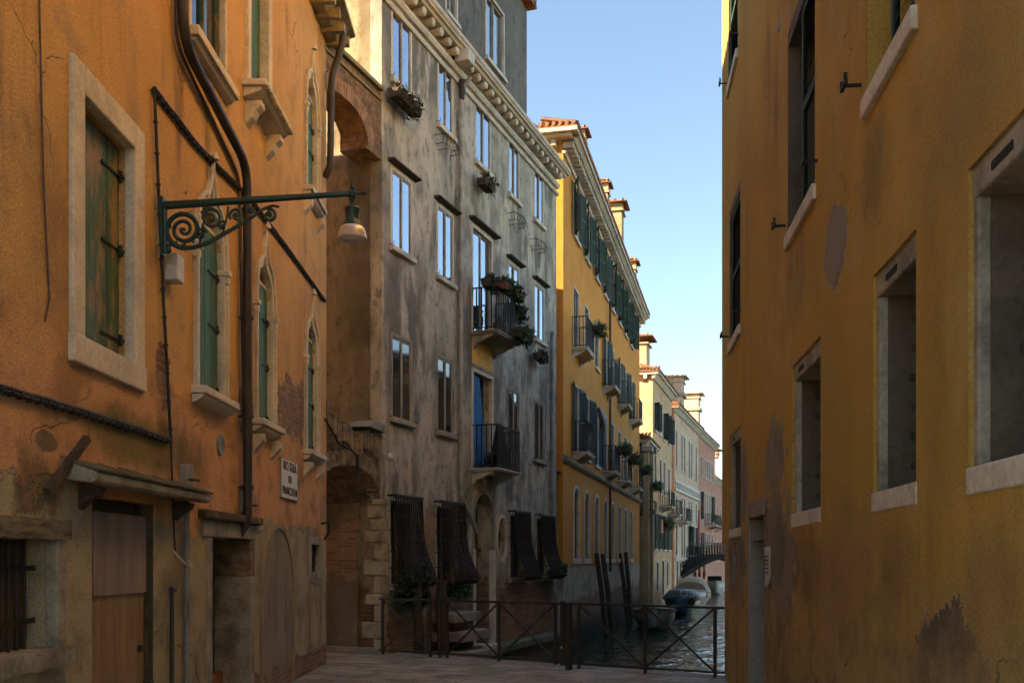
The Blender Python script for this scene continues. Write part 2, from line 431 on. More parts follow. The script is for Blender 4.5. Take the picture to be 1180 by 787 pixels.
def frame_box(mb, s0, s1, z0, z1, w, y0, y1, bottom=True, top=True):
    mb.box(s0, s0 + w, y0, y1, z0, z1); mb.box(s1 - w, s1, y0, y1, z0, z1)
    if top: mb.box(s0 + w, s1 - w, y0, y1, z1 - w, z1)
    if bottom: mb.box(s0 + w, s1 - w, y0, y1, z0, z0 + w)

def casement(parent, r, dep=.07, sur=.08, mat='frame', glass='glass', smat='stone', sill=True, split=2, bars=0, surround=True, proud=.02, po=.035):
    s0, s1, z0, z1 = r
    f = MB(); frame_box(f, s0 + .004, s1 - .004, z0 + .004, z1 - .004, .04, dep, dep + .06)
    for k in range(1, split): c = s0 + (s1 - s0) * k / split; f.box(c - .028, c + .028, dep - .01, dep + .05, z0 + .05, z1 - .05)
    for k in range(bars): z = z0 + (z1 - z0) * (k + 1) / (bars + 1); f.box(s0 + .05, s1 - .05, dep + .005, dep + .045, z - .012, z + .012)
    w = f.build('window', mat, parent)
    for k in range(split):
        a = s0 + (s1 - s0) * k / split; b = s0 + (s1 - s0) * (k + 1) / split
        tl = random.uniform(-.010, .010) * (1 if po > .02 else .6)
        p = MB(); p.add([(a + .03, dep + po + tl, z0 + .03), (b - .03, dep + po - tl, z0 + .03), (b - .03, dep + po - tl, z1 - .03), (a + .03, dep + po + tl, z1 - .03),
                         (a + .03, dep + .055, z0 + .03), (b - .03, dep + .055, z0 + .03), (b - .03, dep + .055, z1 - .03), (a + .03, dep + .055, z1 - .03)],
                        [(0, 1, 2, 3), (7, 6, 5, 4), (0, 4, 5, 1), (1, 5, 6, 2), (2, 6, 7, 3), (3, 7, 4, 0)]).build('pane', glass, w)
    if surround:
        q = MB(); i = .006
        q.box(s0 - sur, s0 + i, -proud, .05, z0, z1 + sur); q.box(s1 - i, s1 + sur, -proud, .05, z0, z1 + sur); q.box(s0 + i, s1 - i, -proud - .002, .05, z1 - i, z1 + sur)
        q.build('surround', smat, w, bevel=.008)
    if sill: MB().box(s0 - sur - .04, s1 + sur + .04, -.09, .06, z0 - .09, z0 + .006).build('sill', smat, w, bevel=.01)
    return w

def shutter_leaf(mb, T, w, h):
    f = .05; mb.box(0, f, 0, .035, 0, h, T); mb.box(w - f, w, 0, .035, 0, h, T)
    for z in (0, h / 2 - .04, h - .08): mb.box(f, w - f, .002, .033, z, z + .08, T)
    n = max(6, int(h / .085))
    for k in range(n):
        z = .06 + (h - .12) * k / n; mb.add([T @ Vector(p) for p in ((f, .0, z), (w - f, .0, z), (w - f, .032, z + .07), (f, .032, z + .07))], [(0, 1, 2, 3)])
def open_shutters(win, r, mat='shut_dark', ang=170, y=-.03):
    s0, s1, z0, z1 = r; w = (s1 - s0) / 2 * .98
    for side in (0, 1):
        mb = MB(); a = R(ang + random.uniform(-6, 4))
        if side == 0: T = Matrix.Translation((s0 - .02, y, z0)) @ Matrix.Rotation(-a, 4, 'Z')
        else: T = Matrix.Translation((s1 + .02, y, z0)) @ Matrix.Rotation(a, 4, 'Z') @ Matrix.Scale(-1, 4, (1, 0, 0))
        shutter_leaf(mb, T, w, z1 - z0); mb.build('shutter', mat, win)

def rail(mb, pts, z0, h, step=.11, r=.012, top=.02):
    """balusters and handrail along a plan polyline"""
    for a, b in zip(pts[:-1], pts[1:]):
        a = Vector((*a, 0)); b = Vector((*b, 0)); L = (b - a).length; n = max(1, round(L / step))
        for k in range(n + 1):
            p = a + (b - a) * k / n; mb.bar((p.x, p.y, z0), (p.x, p.y, z0 + h), r * 2)
        mb.bar((a.x, a.y, z0 + h), (b.x, b.y, z0 + h), top * 2, top * 1.3); mb.bar((a.x, a.y, z0 + .07), (b.x, b.y, z0 + .07), top * 1.4, top)

def balcony(parent, s0, s1, z, dep=.65, h=.95, stone='stone_dark', th=.085, corb=2, iron='iron'):
    b = MB().box(s0, s1, -dep, .04, z - th, z).box(s0 - .03, s1 + .03, -dep - .03, .03, z - .035, z + .004).build('balcony', stone, parent, bevel=.012)
    c = MB()
    for k in range(corb):
        x = s0 + .12 + (s1 - s0 - .24) * k / max(1, corb - 1)
        c.extr([(.03, z - th + .002), (-dep * .8, z - th + .002), (-dep * .8, z - th - .04), (-dep * .55, z - th - .08), (-dep * .4, z - th - .14), (-dep * .18, z - th - .17), (-.05, z - th - .26), (.03, z - th - .29)], x - .06, x + .06)
    c.build('corbel', stone, b, bevel=.01)
    m = MB(); rail(m, [(s0 + .03, 0), (s0 + .03, -dep + .03), (s1 - .03, -dep + .03), (s1 - .03, 0)], z, h)
    m.build('railing', iron, b)
    return b

def hip_roof(parent, x0, x1, y0, y1, z, slope=.3, over=.4, th=.1, mat='tile'):
    a, b, c, d = x0 - over, x1 + over, y0 - over, y1 + over; k = min(b - a, d - c) / 2 * .96; zr = z + th + k * slope
    vs = [(a, c, z), (b, c, z), (b, d, z), (a, d, z), (a, c, z + th), (b, c, z + th), (b, d, z + th), (a, d, z + th), (a + k, c + k, zr), (b - k, c + k, zr), (b - k, d - k, zr), (a + k, d - k, zr)]
    rf = MB().add(vs, [(3, 2, 1, 0), (0, 1, 5, 4), (1, 2, 6, 5), (2, 3, 7, 6), (3, 0, 4, 7), (4, 5, 9, 8), (5, 6, 10, 9), (6, 7, 11, 10), (7, 4, 8, 11), (8, 9, 10, 11)]).build('roof', mat, parent)
    t = MB(); n = int((b - a) / .2)
    for i in range(n):
        x = a + .1 + i * .2; t.tube([(x, c - .03, z + th + .012), (x, c + 1.1, z + th + .012 + 1.13 * slope)], .065, 7)
    n = int((d - c) / .2)
    for i in range(n):
        y = c + .1 + i * .2; t.tube([(a - .03, y, z + th + .012), (a + 1.1, y, z + th + .012 + 1.13 * slope)], .065, 7)
    t.build('eave_tiles', mat, rf, smooth=True)
    return rf

def chimney(roof, x, y, z0, z1, w, mat, flare=True, cap='tile'):
    m = MB().box(x - w / 2, x + w / 2, y - w / 2, y + w / 2, z0, z1 - .35)
    m.box(x - w * .6, x + w * .6, y - w * .6, y + w * .6, z1 - .42, z1 - .34)
    if flare: m.box(x - w * .55, x + w * .55, y - w * .55, y + w * .55, z1 - .34, z1 - .02)
    c = m.build('chimney', mat, roof)
    q = MB(); k = w * .8
    q.add([(x - k, y - k, z1 - .02), (x + k, y - k, z1 - .02), (x + k, y + k, z1 - .02), (x - k, y + k, z1 - .02), (x - k, y - k, z1 + .04), (x + k, y - k, z1 + .04), (x + k, y + k, z1 + .04), (x - k, y + k, z1 + .04), (x, y - k * .5, z1 + .25), (x, y + k * .5, z1 + .25)],
          [(3, 2, 1, 0), (0, 1, 5, 4), (1, 2, 6, 5), (2, 3, 7, 6), (3, 0, 4, 7), (4, 5, 8), (5, 6, 9, 8), (6, 7, 9), (7, 4, 8, 9)])
    for t in range(4): q.tube([(x - k - .02, y - k + k * (.25 + .5 * t), z1 + .06), (x, y - k * .45 + k * .3 * t, z1 + .26)], .06, 6)
    q.tube([(x, y - k * .6, z1 + .27), (x, y + k * .6, z1 + .27)], .07, 7)
    # cap belongs to the roof too
    q.build('chimney_cap', cap, roof)

def flower_box(fr, s, y, z, w, label, leaf='leaf', flowers=False, box='beam', n=160, rad=(.16, .2), droop=.15, group='flower boxes on the grey house', cat='flower box', d=.2):
    t = fr.place('flower_box', s, y, z, label, cat, group)
    MB().add([(-w / 2, -d / 2, 0), (w / 2, -d / 2, 0), (w / 2, d / 2, 0), (-w / 2, d / 2, 0), (-w / 2 - .02, -d / 2 - .02, .16), (w / 2 + .02, -d / 2 - .02, .16), (w / 2 + .02, d / 2 + .02, .16), (-w / 2 - .02, d / 2 + .02, .16)],
             [(3, 2, 1, 0), (0, 1, 5, 4), (1, 2, 6, 5), (2, 3, 7, 6), (3, 0, 4, 7), (4, 5, 6, 7)]).build('box', box, t)
    m = MB(); k = max(2, int(w / .18)); n = int(n * 2.4)
    for i in range(k):
        m.leaves((-w / 2 + w * (i + .5) / k, random.uniform(-.10, -.02), .12 + random.uniform(0, .07)), (w / k * .8, rad[0] * 1.1, rad[1] * .85), n // k, .042, droop)
    m.build('plants', leaf, t)
    if flowers: MB().leaves((0, -.05, .24), (w / 2, .14, .12), 30, .03).build('flowers', 'flower', t)
    return t

mats()
# ================================================================== materials of the houses
L = Frame(-3.04, 16.3, .0044)
G = Frame(-2.36, 18.05, .369)
O = Frame(1.543, 30.0, .23)
RW = Frame(3.072, 14.56, .109, flip=True)

def ell(fr, px, py, wpx, hpx):
    s, z = fr.at(px, py); s2 = fr.at(px + wpx / 2)[0]; z2 = fr.at(px, py - hpx / 2)[1]
    return (s, z, abs(s2 - s), abs(z2 - z))

M['plL'] = plaster('orange_plaster', (.54, .315, .12), (.47, .265, .10), (.36, .235, .125), .85, (.15, .085, .045), [
    ('soft', 3.3, (.54, .28, .13), .5),
    ('below', 2.05, (.36, .29, .18), 2.2),
    ('below', .32, 'brick', .5),
    ('ell', ell(L, 338, 475, 34, 75), 'brick', 1.2), ('ell', ell(L, 281, 470, 18, 60), 'brick', 1.2), ('ell', ell(L, 188, 430, 16, 70), 'brick', 1.2),
    ('ell', ell(L, 165, 510, 130, 70), (.13, .115, .035, .8), 1.2), ('ell', ell(L, 45, 560, 60, 90), 'stain', 1.2), ('ell', ell(L, 325, 700, 30, 120), 'stain', .9), ('ell', ell(L, 60, 250, 90, 300), (.33, .19, .085, .6), 1), ('ell', ell(L, 330, 150, 60, 200), (.56, .33, .12, .6), 1),  # last ellipse paints a patch of light on the upper right wall
    ('ell', ell(L, 55, 510, 26, 24), (.22, .15, .08), .8)], bumpy=.8, speck=.5)
M['plG'] = plaster('sooty_grey_plaster', (.49, .42, .31), (.40, .35, .265), (.57, .49, .37), .82, (.10, .096, .082), [
    ('below', 1.0, 'brick', 3.0), ('ell', ell(G, 600, 705, 70, 70), 'brick', 1.4), ('ell', ell(G, 495, 690, 12, 70), 'brick', 1.4),
    ('ell', ell(G, 495, 610, 15, 60), (.36, .25, .16), 1.2)], bumpy=.4, st_lo=.43, st_hi=.56, grime=.6, crack=.3, stf=1.3, stz=.3)
M['plGattic'] = plaster('dark_sooty_plaster', (.16, .14, .115), (.13, .115, .095), (.19, .165, .13), .9, (.035, .035, .035), bumpy=.4, grime=.5, crack=.2)
M['plS'] = plaster('ochre_side_plaster', (.78, .46, .11), (.72, .41, .10), (.74, .47, .14), .1, (.26, .18, .07), bumpy=.35)
M['plO'] = plaster('yellow_orange_plaster', (.64, .25, .036), (.60, .225, .032), (.60, .28, .06), .7, (.22, .13, .06), [
    ('below', 1.5, (.42, .36, .28), .10), ('below', .45, 'brick', 1.2), ('soft', -.35, (.03, .032, .02), .6)], bumpy=.25, crack=.1, grime=.22)
M['plR'] = plaster('ochre_yellow_plaster', (.46, .27, .055), (.385, .22, .048), (.41, .27, .09), .8, (.19, .115, .045), [
    ('ell', ell(RW, 962, 283, 27, 95), (.25, .205, .15), .5), ('ell', ell(RW, 893, 525, 24, 90), (.25, .205, .15), .9),
    ('ell', ell(RW, 1090, 775, 95, 135), (.14, .11, .08), .9), ('ell', ell(RW, 895, 700, 46, 280), (.22, .18, .13), .8),
    ('ell', ell(RW, 857, 560, 9, 90), (.25, .205, .15), .6), ('ell', ell(RW, 848, 650, 22, 120), (.22, .18, .13), 1.2),
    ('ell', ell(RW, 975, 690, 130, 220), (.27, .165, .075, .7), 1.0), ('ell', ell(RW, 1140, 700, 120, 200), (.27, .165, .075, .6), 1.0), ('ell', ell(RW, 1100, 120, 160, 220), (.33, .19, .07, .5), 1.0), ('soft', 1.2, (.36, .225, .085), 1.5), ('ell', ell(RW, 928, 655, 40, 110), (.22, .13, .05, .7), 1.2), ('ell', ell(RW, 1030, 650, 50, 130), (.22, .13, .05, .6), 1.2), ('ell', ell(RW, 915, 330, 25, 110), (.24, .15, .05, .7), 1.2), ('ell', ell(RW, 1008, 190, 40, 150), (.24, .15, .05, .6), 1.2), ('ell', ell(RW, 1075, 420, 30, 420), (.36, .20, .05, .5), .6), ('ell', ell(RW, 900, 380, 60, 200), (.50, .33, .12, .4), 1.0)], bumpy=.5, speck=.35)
M['plC'] = plaster('cream_plaster', (.54, .355, .19), (.46, .31, .17), (.58, .43, .27), .9, (.20, .16, .10), bumpy=.2, crack=0, grime=.4)
M['plM'] = plaster('pale_ochre_plaster', (.45, .32, .17), (.37, .26, .14), (.50, .38, .22), .7, (.15, .11, .07), bumpy=.2, crack=0, grime=.4)
M['plP'] = plaster('pale_stone_facade', (.64, .43, .28), (.54, .36, .24), (.68, .50, .34), .95, (.17, .13, .09), bumpy=.2, crack=0, grime=.4)
M['plK'] = plaster('pink_plaster', (.50, .23, .15), (.45, .20, .13), (.50, .28, .19), .7, (.20, .13, .10), bumpy=.2, crack=0, grime=.4)

# ================================================================== SETTING
def paving():
    g = NG('paving_slabs'); v = g.map((1, 1, 1), (0, 0, R(24)))
    bc, bf = g.brick((.29, .262, .215), (.40, .365, .31), (.07, .058, .045), 1.05, .42, .018, v)
    n = g.noise(1.4, 8, .7); n3 = g.noise(25, 5, .7)
    col = g.mix(g.math('MULTIPLY', g.step(n, .42, .62), .75), bc, (.15, .125, .095)); col = g.mix(.3, col, g.ramp(n3, [(.3, (.25, .25, .25)), (.7, (.85, .85, .85))]), 'OVERLAY')
    h = g.math('ADD', g.math('MULTIPLY', bf, -.9), g.math('ADD', g.math('MULTIPLY', n, .6), g.math('MULTIPLY', n3, .12)))
    return g.out(col, g.step(n, .3, .7, .5, .8), g.bump(h, .5, .02), spec=.4)
def water_mat():
    g = NG('canal_water')
    a = g.noise(2.0, 2, .5, sc=(1.0, .55, 1), dist=.6); b = g.noise(5.5, 2, .5, sc=(1, .6, 1), loc=(5, 2, 0)); c = g.noise(.5, 2, .5)
    h = g.math('ADD', a, g.math('ADD', g.math('MULTIPLY', b, .22), g.math('MULTIPLY', c, .8)))
    return g.out((.020, .045, .036), .02, g.bump(h, 1.0, .10), ior=1.4)
# calm lagoon sheet reaching the horizon
MB().add([(-900, -900, -1.05), (900, -900, -1.05), (900, 1500, -1.05), (-900, 1500, -1.05)], [(0, 1, 2, 3)]).build('canal_water', water_mat(), kind='structure')
gx, gy = G.w(-.0, 0, 0).x, G.w(0, 0, 0).y
MB().slab([(-16, -22), (4.9, -22), (5, 14.3), (3.1, 14.38), (.86, 15.95), (-2.05, 18.0), (-2.36, 18.12), (-13.6, 22.3), (-18, 20)], -1.6, 0).build('pavement', paving(), kind='structure')
e = MB()
for (a, b) in (((3.1, 14.4), (.86, 15.97)), ((.86, 15.97), (-2.1, 18.0))):
    A = Vector((*a, 0)); B = Vector((*b, 0)); d = (B - A); n = int(d.length / 1.1)
    for k in range(n):
        p = A + d * (k / n + .003); q = A + d * ((k + 1) / n - .003)
        nn = Vector((-d.y, d.x, 0)).normalized()
        if nn.y > 0: nn = -nn
        e.add([(*(v + nn * w).xy, z) for z in (-.22, .012) for v, w in ((p, -.07), (q, -.07), (q, .3), (p, .3))], [(3, 2, 1, 0), (4, 5, 6, 7), (0, 1, 5, 4), (1, 2, 6, 5), (2, 3, 7, 6), (3, 0, 4, 7)])
e.build('quay_kerb', 'stone_grey', bevel=.012, kind='structure')

# ================================================================== LEFT ORANGE HOUSE
lb = L.thing('orange_house', 'peeling orange plastered house filling the left side of the lane with pointed gothic windows', 'house')
LH = 10.35
hl = {}
def H(fr, store, name, x0, x1, yt, yb, **k):
    h = dict(r=fr.rect(x0, x1, yt, yb), **k); store[name] = h; return h
H(L, hl, 'w1', 93, 152, 90, 400, d=.3)
r = hl['w1']['r']; hl['w1']['r'] = (r[0], r[1], 3.28, 5.02)
hl['low'] = dict(r=(L.at(-8)[0], L.at(62)[0], 1.10, 1.84), d=.24)
hl['door1'] = dict(r=(L.at(106)[0], L.at(179)[0], 0, 2.17), d=.16)
hl['door2'] = dict(r=(L.at(243)[0], L.at(287)[0], 0, 1.93), d=.5)
hl['small'] = dict(r=(L.at(357)[0], L.at(367.5)[0], 1.50, 1.93), d=.25)
hl['winA'] = dict(r=(L.at(219)[0], L.at(258)[0], 6.72, 8.5), d=.18)
hl['winB'] = dict(r=(L.at(285)[0], L.at(306)[0], 7.15, 9.3), d=.25)
for nm, x0, x1, z0, ap in (('g1', 225, 256, 3.36, 5.5), ('g2', 293.5, 312.5, 3.36, 5.52), ('g3', 351, 364, 3.3, 5.45), ('winC', 351, 364, 7.15, 9.15)):
    hl[nm] = dict(r=(L.at(x0)[0], L.at(x1)[0], z0, ap), k='ogee', sp=ap - .75, d=.13)
S0 = -15.6
wall_mesh(S0, 0, 0, LH, list(hl.values())).build('wall', 'plL', lb)
body(lb, [(S0, 0), (0, 0), (2.03, 5.5), (S0, 5.5)], 0, LH, 'plL', 'rear_wall')
hip_roof(lb, S0, -.12, .1, 5.2, LH, .12, .42)
# eave gutter with small brackets
cg = MB().extr([(-.02, LH - .22), (-.18, LH - .2), (-.30, LH - .1), (-.46, LH - .06), (-.46, LH + .005), (-.02, LH + .005)], S0, .12)
k = S0
while k < .1: cg.box(k, k + .1, -.38, -.0, LH - .27, LH - .12); k += .42
cg.build('eave_cornice', 'stone_dark', lb, bevel=.01)
# peeling shuttered window
def planks(mb, s0, s1, z0, z1, y, n, t=.03):
    w = (s1 - s0) / n
    for k in range(n): mb.box(s0 + k * w + .004, s0 + (k + 1) * w - .004, y + random.uniform(0, .008), y + t + .008, z0, z1)
def hinges(mb, s0, s1, zs, y):
    for z in zs: mb.box(s0, s1, y - .014, y - .001, z - .02, z + .02); mb.tube([(s1, y - .02, z - .05), (s1, y - .02, z + .05)], .016, 6)
s0, s1, z0, z1 = hl['w1']['r']
f = MB(); i = .006
f.box(s0 - .19, s0 + i, -.035, .06, z0 - .02, z1 + .2); f.box(s1 - i, s1 + .2, -.035, .06, z0 - .02, z1 + .2); f.box(s0 + i, s1 - i, -.037, .06, z1 - i, z1 + .2)
w = f.build('window_frame', 'stone', lb, bevel=.012)
MB().box(s0 - .2, s1 + .21, -.045, .08, z0 - .20, z0 + .004).build('sill', 'stone', w, bevel=.012)
m = MB(); planks(m, s0 + .01, s1 - .01, z0 + .01, z1 - .01, .10, 4); m.build('shutter', 'shut_teal', w)
m = MB()
for z in (z0 + .18, z0 + .9, z0 + 1.5):
    m.box(s1 - .36, s1 - .03, .088, .099, z - .009, z + .009); m.tube([(s1 - .03, .08, z - .045), (s1 - .03, .08, z + .045)], .016, 6); m.box(s1 - .06, s1 - .0, .06, .08, z - .02, z + .01)
m.build('hinge', 'iron', w)
MB().box(s0 - .0, s1 + .0, .245, .29, z0, z1).build('backing', 'dark', w)
# barred ground-floor window
s0, s1, z0, z1 = hl['low']['r']
w = MB().box(s1 - i, s1 + .13, -.03, .06, z0 - .02, z1 + .02).box(s0 - .12, s0 + i, -.03, .06, z0 - .02, z1 + .02).build('window_frame', 'stone_dark', lb, bevel=.012)
rough(s0 - .2, s1 + .16, -.05, .1, z1 - .01, z1 + .12, .006).build('lintel', simple('rugged_timber', (.22, .17, .10), .95, (.07, .05, .03), 9, .9, sc=(.5, 1, 3), bd=.03), w, smooth=True)
rough(s0 - .2, s1 + .17, -.08, .1, z0 - .11, z0 + .01, .008).build('sill', 'stone_dark', w, smooth=True)
m = MB()
k = s0 + .05
while k < s1 - .03: m.tube([(k, .15, z0), (k, .15, z1)], .011, 6); k += .105
for z in (z0 + .19, z1 - .2): m.bar((s0, .135, z), (s1, .135, z), .02, .035)
m.build('grille', 'iron', w); MB().box(s0, s1, .21, .24, z0, z1).build('pane', wood_mat('brown_boarding', (.16, .11, .065), (.06, .045, .03), .6), w)
# boarded door under a stone canopy
s0, s1, z0, z1 = hl['door1']['r']
d = MB().box(s0 + .13, s1 - .08, .07, .11, .0, 1.43).build('door', 'ply', lb)
MB().box(s0 + .13, s1 - .09, .045, .068, 1.42, 2.06).build('door_panel', 'ply_pink', d)
MB().box(s0, s1, .13, .16, 0, z1).box(s0, s0 + .05, .02, .12, 0, z1 - .01).box(s1 - .05, s1, .02, .12, 0, z1 - .01).build('door_frame', 'beam', d)
MB().tube([(s1 - .2, .04, .95), (s1 - .2, .07, .95)], .03, 10).box(s1 - .1, s1 - .03, .0, .07, .60, .66).build('handle', 'iron', d)
ca = L.at(69)[0]; cb = L.at(213)[0]
c = MB().extr([(.02, 2.25), (-.22, 2.22), (-.25, 2.24), (-.25, 2.30), (.02, 2.39)], ca, cb).build('canopy', 'stone_dark', lb, bevel=.012)
m = MB()
for k in range(34):
    a = ca + (cb - ca) * k / 34; m.extr([(.02, 2.395), (-.265, 2.302), (-.275, 2.31 + .012 * random.random()), (.02, 2.41 + .02 * random.random())], a + .004, a + (cb - ca) / 34 - .003)
m.build('canopy_tiles', stone_mat('mossy_tiles', (.16, .12, .07), (.05, .06, .025), .7), c)
m = MB()
for a in (ca + .28, cb - .3): m.extr([(.02, 2.23), (-.16, 2.21), (-.13, 2.15), (-.05, 2.11), (.02, 2.03)], a, a + .12)
m.build('canopy_bracket', 'beam', c, bevel=.01)
m = MB().bar(L_ := (L.at(50)[0], -.03, L.at(50, 566)[1]), (L.at(84)[0], -.1, L.at(84, 505)[1]), .045, .05); m.build('strut', 'beam', lb)
# dark door with brick reveal
s0, s1, z0, z1 = hl['door2']['r']
d = MB().box(s0, s1, .40, .45, .36, z1).build('door', wood_mat('blackish_green_door', (.016, .024, .018), (.05, .045, .03), .3), lb)
m = MB(); k = .45
while k < 1.8: m.box(s0 + .02, s1 - .02, .388, .402, k, k + .015); k += .21
m.build('slats', 'iron', d); MB().box(s0, s1, .30, .34, 0, .40).build('kick_board', wood_mat('rusty_orange_board', (.30, .12, .04), (.12, .06, .03), .4), d)
MB().box(s0 - .16, s0 + .006, -.02, .1, 0, 1.93).build('door_frame', 'stone_dark', d, bevel=.015)
MB().box(s1 - .02, s1 + .16, -.022, .42, 0, 1.5).build('jamb', 'stone_dark', d, bevel=.01)
MB().box(s1 - .035, s1 + .165, -.028, .42, 1.505, 1.925).build('brick_jamb', 'brick', d, bevel=.01)
MB().box(s0 - .3, s1 + .22, -.03, .08, 1.927, 2.10).build('lintel', 'stone_dark', d, bevel=.015)
MB().box(s0 - .42, s1 + .32, -.09, .05, 2.102, 2.19).build('lintel_ledge', 'brick_mossy', d, bevel=.015)
# walled-up arch
ah = dict(r=(L.at(301)[0], L.at(336)[0], -.02, 2.10), k='round', sp=1.25)
MB().ring(outline(ah, 10), outline(ah, 10, .09), -.035, .02).build('blind_arch', stone_mat('plaster_moulding', (.30, .22, .13)), lb, bevel=.01)
fill(ah, 'arch_infill', plaster('grey_render', (.25, .21, .15), (.19, .16, .12), (.28, .23, .16), .8, (.07, .065, .055), [('below', .30, 'brick', .6)]), lb, -.012, .03, -.002)
# little grated window with its sunken panel
s0, s1, z0, z1 = hl['small']['r']
w = MB(); frame_box(w, s0 - .1, s1 + .1, z0 - .1, z1 + .1, .106, -.03, .05); w = w.build('window_frame', 'stone_dark', lb, bevel=.01)
m = MB()
for k in range(5): x = s0 + (s1 - s0) * (k + .5) / 5; m.tube([(x, .06, z0), (x, .06, z1)], .012, 6)
for z in (z0 + .14, z0 + .3): m.bar((s0, .05, z), (s1, .05, z), .018)
m.build('grille', 'iron', w); MB().box(s0, s1, .2, .24, z0, z1).build('backing', 'dark', w)
m = MB(); frame_box(m, s0 - .09, s1 + .12, .28, z0 - .11, .07, -.025, .02); m.build('sunken_panel', stone_mat('cracked_render', (.28, .21, .14)), lb, bevel=.01)
# gothic windows
def gothic(h, corb=True, smat='stone', lintel=None):
    s0, s1, z0, z1 = h['r']; sp = h['sp']; c = (s0 + s1) / 2; wd = s1 - s0
    f = MB().ring(outline(h, 10, -.004), outline(h, 10, .06, gz=.17), -.03, .06)
    h2 = dict(r=(s0 - .06, s1 + .06, z0, z1 + .17), k='ogee', sp=sp)
    w = f.build('gothic_window', smat, lb, bevel=.01)
    m = MB().ring(outline(h2, 10, -.022), outline(h2, 10, .010, gz=.05), -.06, -.025); m.build('hood_mould', smat, w, bevel=.008)
    m = MB()
    for a, b in ((s0 - .09, s0 + .01), (s1 - .01, s1 + .09)):
        m.box(a, b, -.08, .06, sp - .06, sp); m.box(a + .015, b - .015, -.065, .055, sp - .14, sp - .06); m.box(a + .03, b - .03, -.05, .05, sp - .24, sp - .14)
    m.tube([(c, -.06, z1 + .24), (c, -.06, z1 + .33)], [.045, .01], 8); m.build('capital', smat, w, bevel=.008)
    m = MB().box(s0 - .13, s1 + .15, -.15, .05, z0 - .07, z0 + .004).extr([(.0, z0 - .072), (-.12, z0 - .072), (-.1, z0 - .11), (-.05, z0 - .14), (0, z0 - .16)], s0 - .11, s1 + .13)
    if corb:
        for x in (s0 - .08, s1 - .04): m.extr([(.02, z0 - .18), (-.13, z0 - .18), (-.12, z0 - .26), (-.05, z0 - .34), (.02, z0 - .42)], x, x + .13)
    m.build('sill', smat, w, bevel=.01)
    m = MB(); planks(m, s0 + .01, s1 - .01, z0 + .01, sp + .30, .045, 4); m.build('shutter', 'shut_green', w)
    m = MB()
    for z in (z0 + .1, z0 + .75, sp - .1): m.box(c + .1, s1 - .04, .034, .048, z - .01, z + .01); m.tube([(s1 - .05, .04, z - .05), (s1 - .05, .04, z + .04)], .018, 6); m.bar((s1 - .05, .04, z), (s1, .03, z - .01), .02)
    m.build('hinge', 'iron', w)
    MB().prism(outline(h, 10, .004), .115, .15).build('backing', 'dark', w)
    MB().box(s0 + .03, s1 - .03, .04, .114, sp + .31, sp + .35).build('transom', smat, w)
for nm in ('g1', 'g2', 'g3', 'winC'): gothic(hl[nm], nm != 'g1')
# tall upper window with corbelled sill
s0, s1, z0, z1 = hl['winB']['r']
f = MB(); f.box(s0 - .12, s0 + i, -.05, .08, z0, z1 + .15); f.box(s1 - i, s1 + .16, -.05, .08, z0, z1 + .15); f.box(s0 + i, s1 - i, -.052, .08, z1 - i, z1 + .15)
w = f.build('window_frame', 'stone', lb, bevel=.012)
m = MB().box(s0 - .22, s1 + .32, -.27, .05, z0 - .07, z0 + .004).extr([(0, z0 - .072), (-.23, z0 - .072), (-.19, z0 - .12), (-.10, z0 - .15), (0, z0 - .19)], s0 - .18, s1 + .28)
k = s0 - .2
while k < s1 + .26: m.box(k, k + .045, -.29, -.2, z0 - .075, z0 - .015); k += .08
for x in (s0 - .1, s1): m.extr([(.02, z0 - .19), (-.19, z0 - .19), (-.19, z0 - .25), (-.13, z0 - .3), (-.09, z0 - .38), (.02, z0 - .48)], x, x + .16)
m.build('sill', 'stone', w, bevel=.01)
m = MB(); planks(m, s0 + .01, s1 - .01, z0 + .01, z1 - .01, .07, 4); m.build('shutter', 'shut_green', w); MB().box(s0, s1, .2, .24, z0, z1).build('backing', 'dark', w)
# glazed window above the downpipe
s0, s1, z0, z1 = hl['winA']['r']
w = casement(lb, (s0, s1, z0, z1), .05, .06, 'shut_teal', 'glass_mid', 'stone', sill=False)
m = MB().box(s0 - .14, s1 + .14, -.13, .05, z0 - .09, z0 + .004).extr([(0, z0 - .092), (-.10, z0 - .092), (-.07, z0 - .13), (-.0, z0 - .16)], s0 - .11, s1 + .11); m.build('sill', 'stone', w, bevel=.01)
# pipes and cables
def P(fr, px, py, y=-.08): s, z = fr.at(px, py, y); return (s, y, z)
def elbow(pts, r=.25, n=4):
    pts = [Vector(p) for p in pts]; out = [pts[0]]
    for a, b, c in zip(pts[:-2], pts[1:-1], pts[2:]):
        u = (a - b).normalized(); v = (c - b).normalized(); rr = min(r, (a - b).length * .45, (c - b).length * .45)
        for k in range(n + 1):
            t = k / n; out.append((b + u * rr) * (1 - t) ** 2 + b * 2 * t * (1 - t) + (b + v * rr) * t * t)
    out.append(pts[-1]); return out
p0 = P(L, 210, -60, -.1); p1 = P(L, 211, 48, -.1); p2 = P(L, 285, 192, -.1); p3 = P(L, 292, 600, -.1)
p3 = (p2[0] + .02, -.1, p3[2])
dp = MB().tube(elbow([(p1[0], -.1, 9.9), p1, p2, p3, (p3[0] + .03, -.0, p3[2] - .16)], .3), .05, 12)
for z in (2.5, 3.3, 4.4, 5.6): dp.tube([(p2[0] + .01, -.1, z - .02), (p2[0] + .01, -.1, z + .02)], .068, 12); dp.box(p2[0], p2[0] + .02, -.1, .0, z - .01, z + .01)
dp.build('downpipe', 'pipe', lb, smooth=True)
MB().tube(elbow([P(L, 203, -60, -.03), P(L, 203, 50, -.03), P(L, 276, 205, -.03), P(L, 283, 590, -.03)], .2), .018, 6).build('thin_pipe', 'cable_brown', lb, smooth=True)
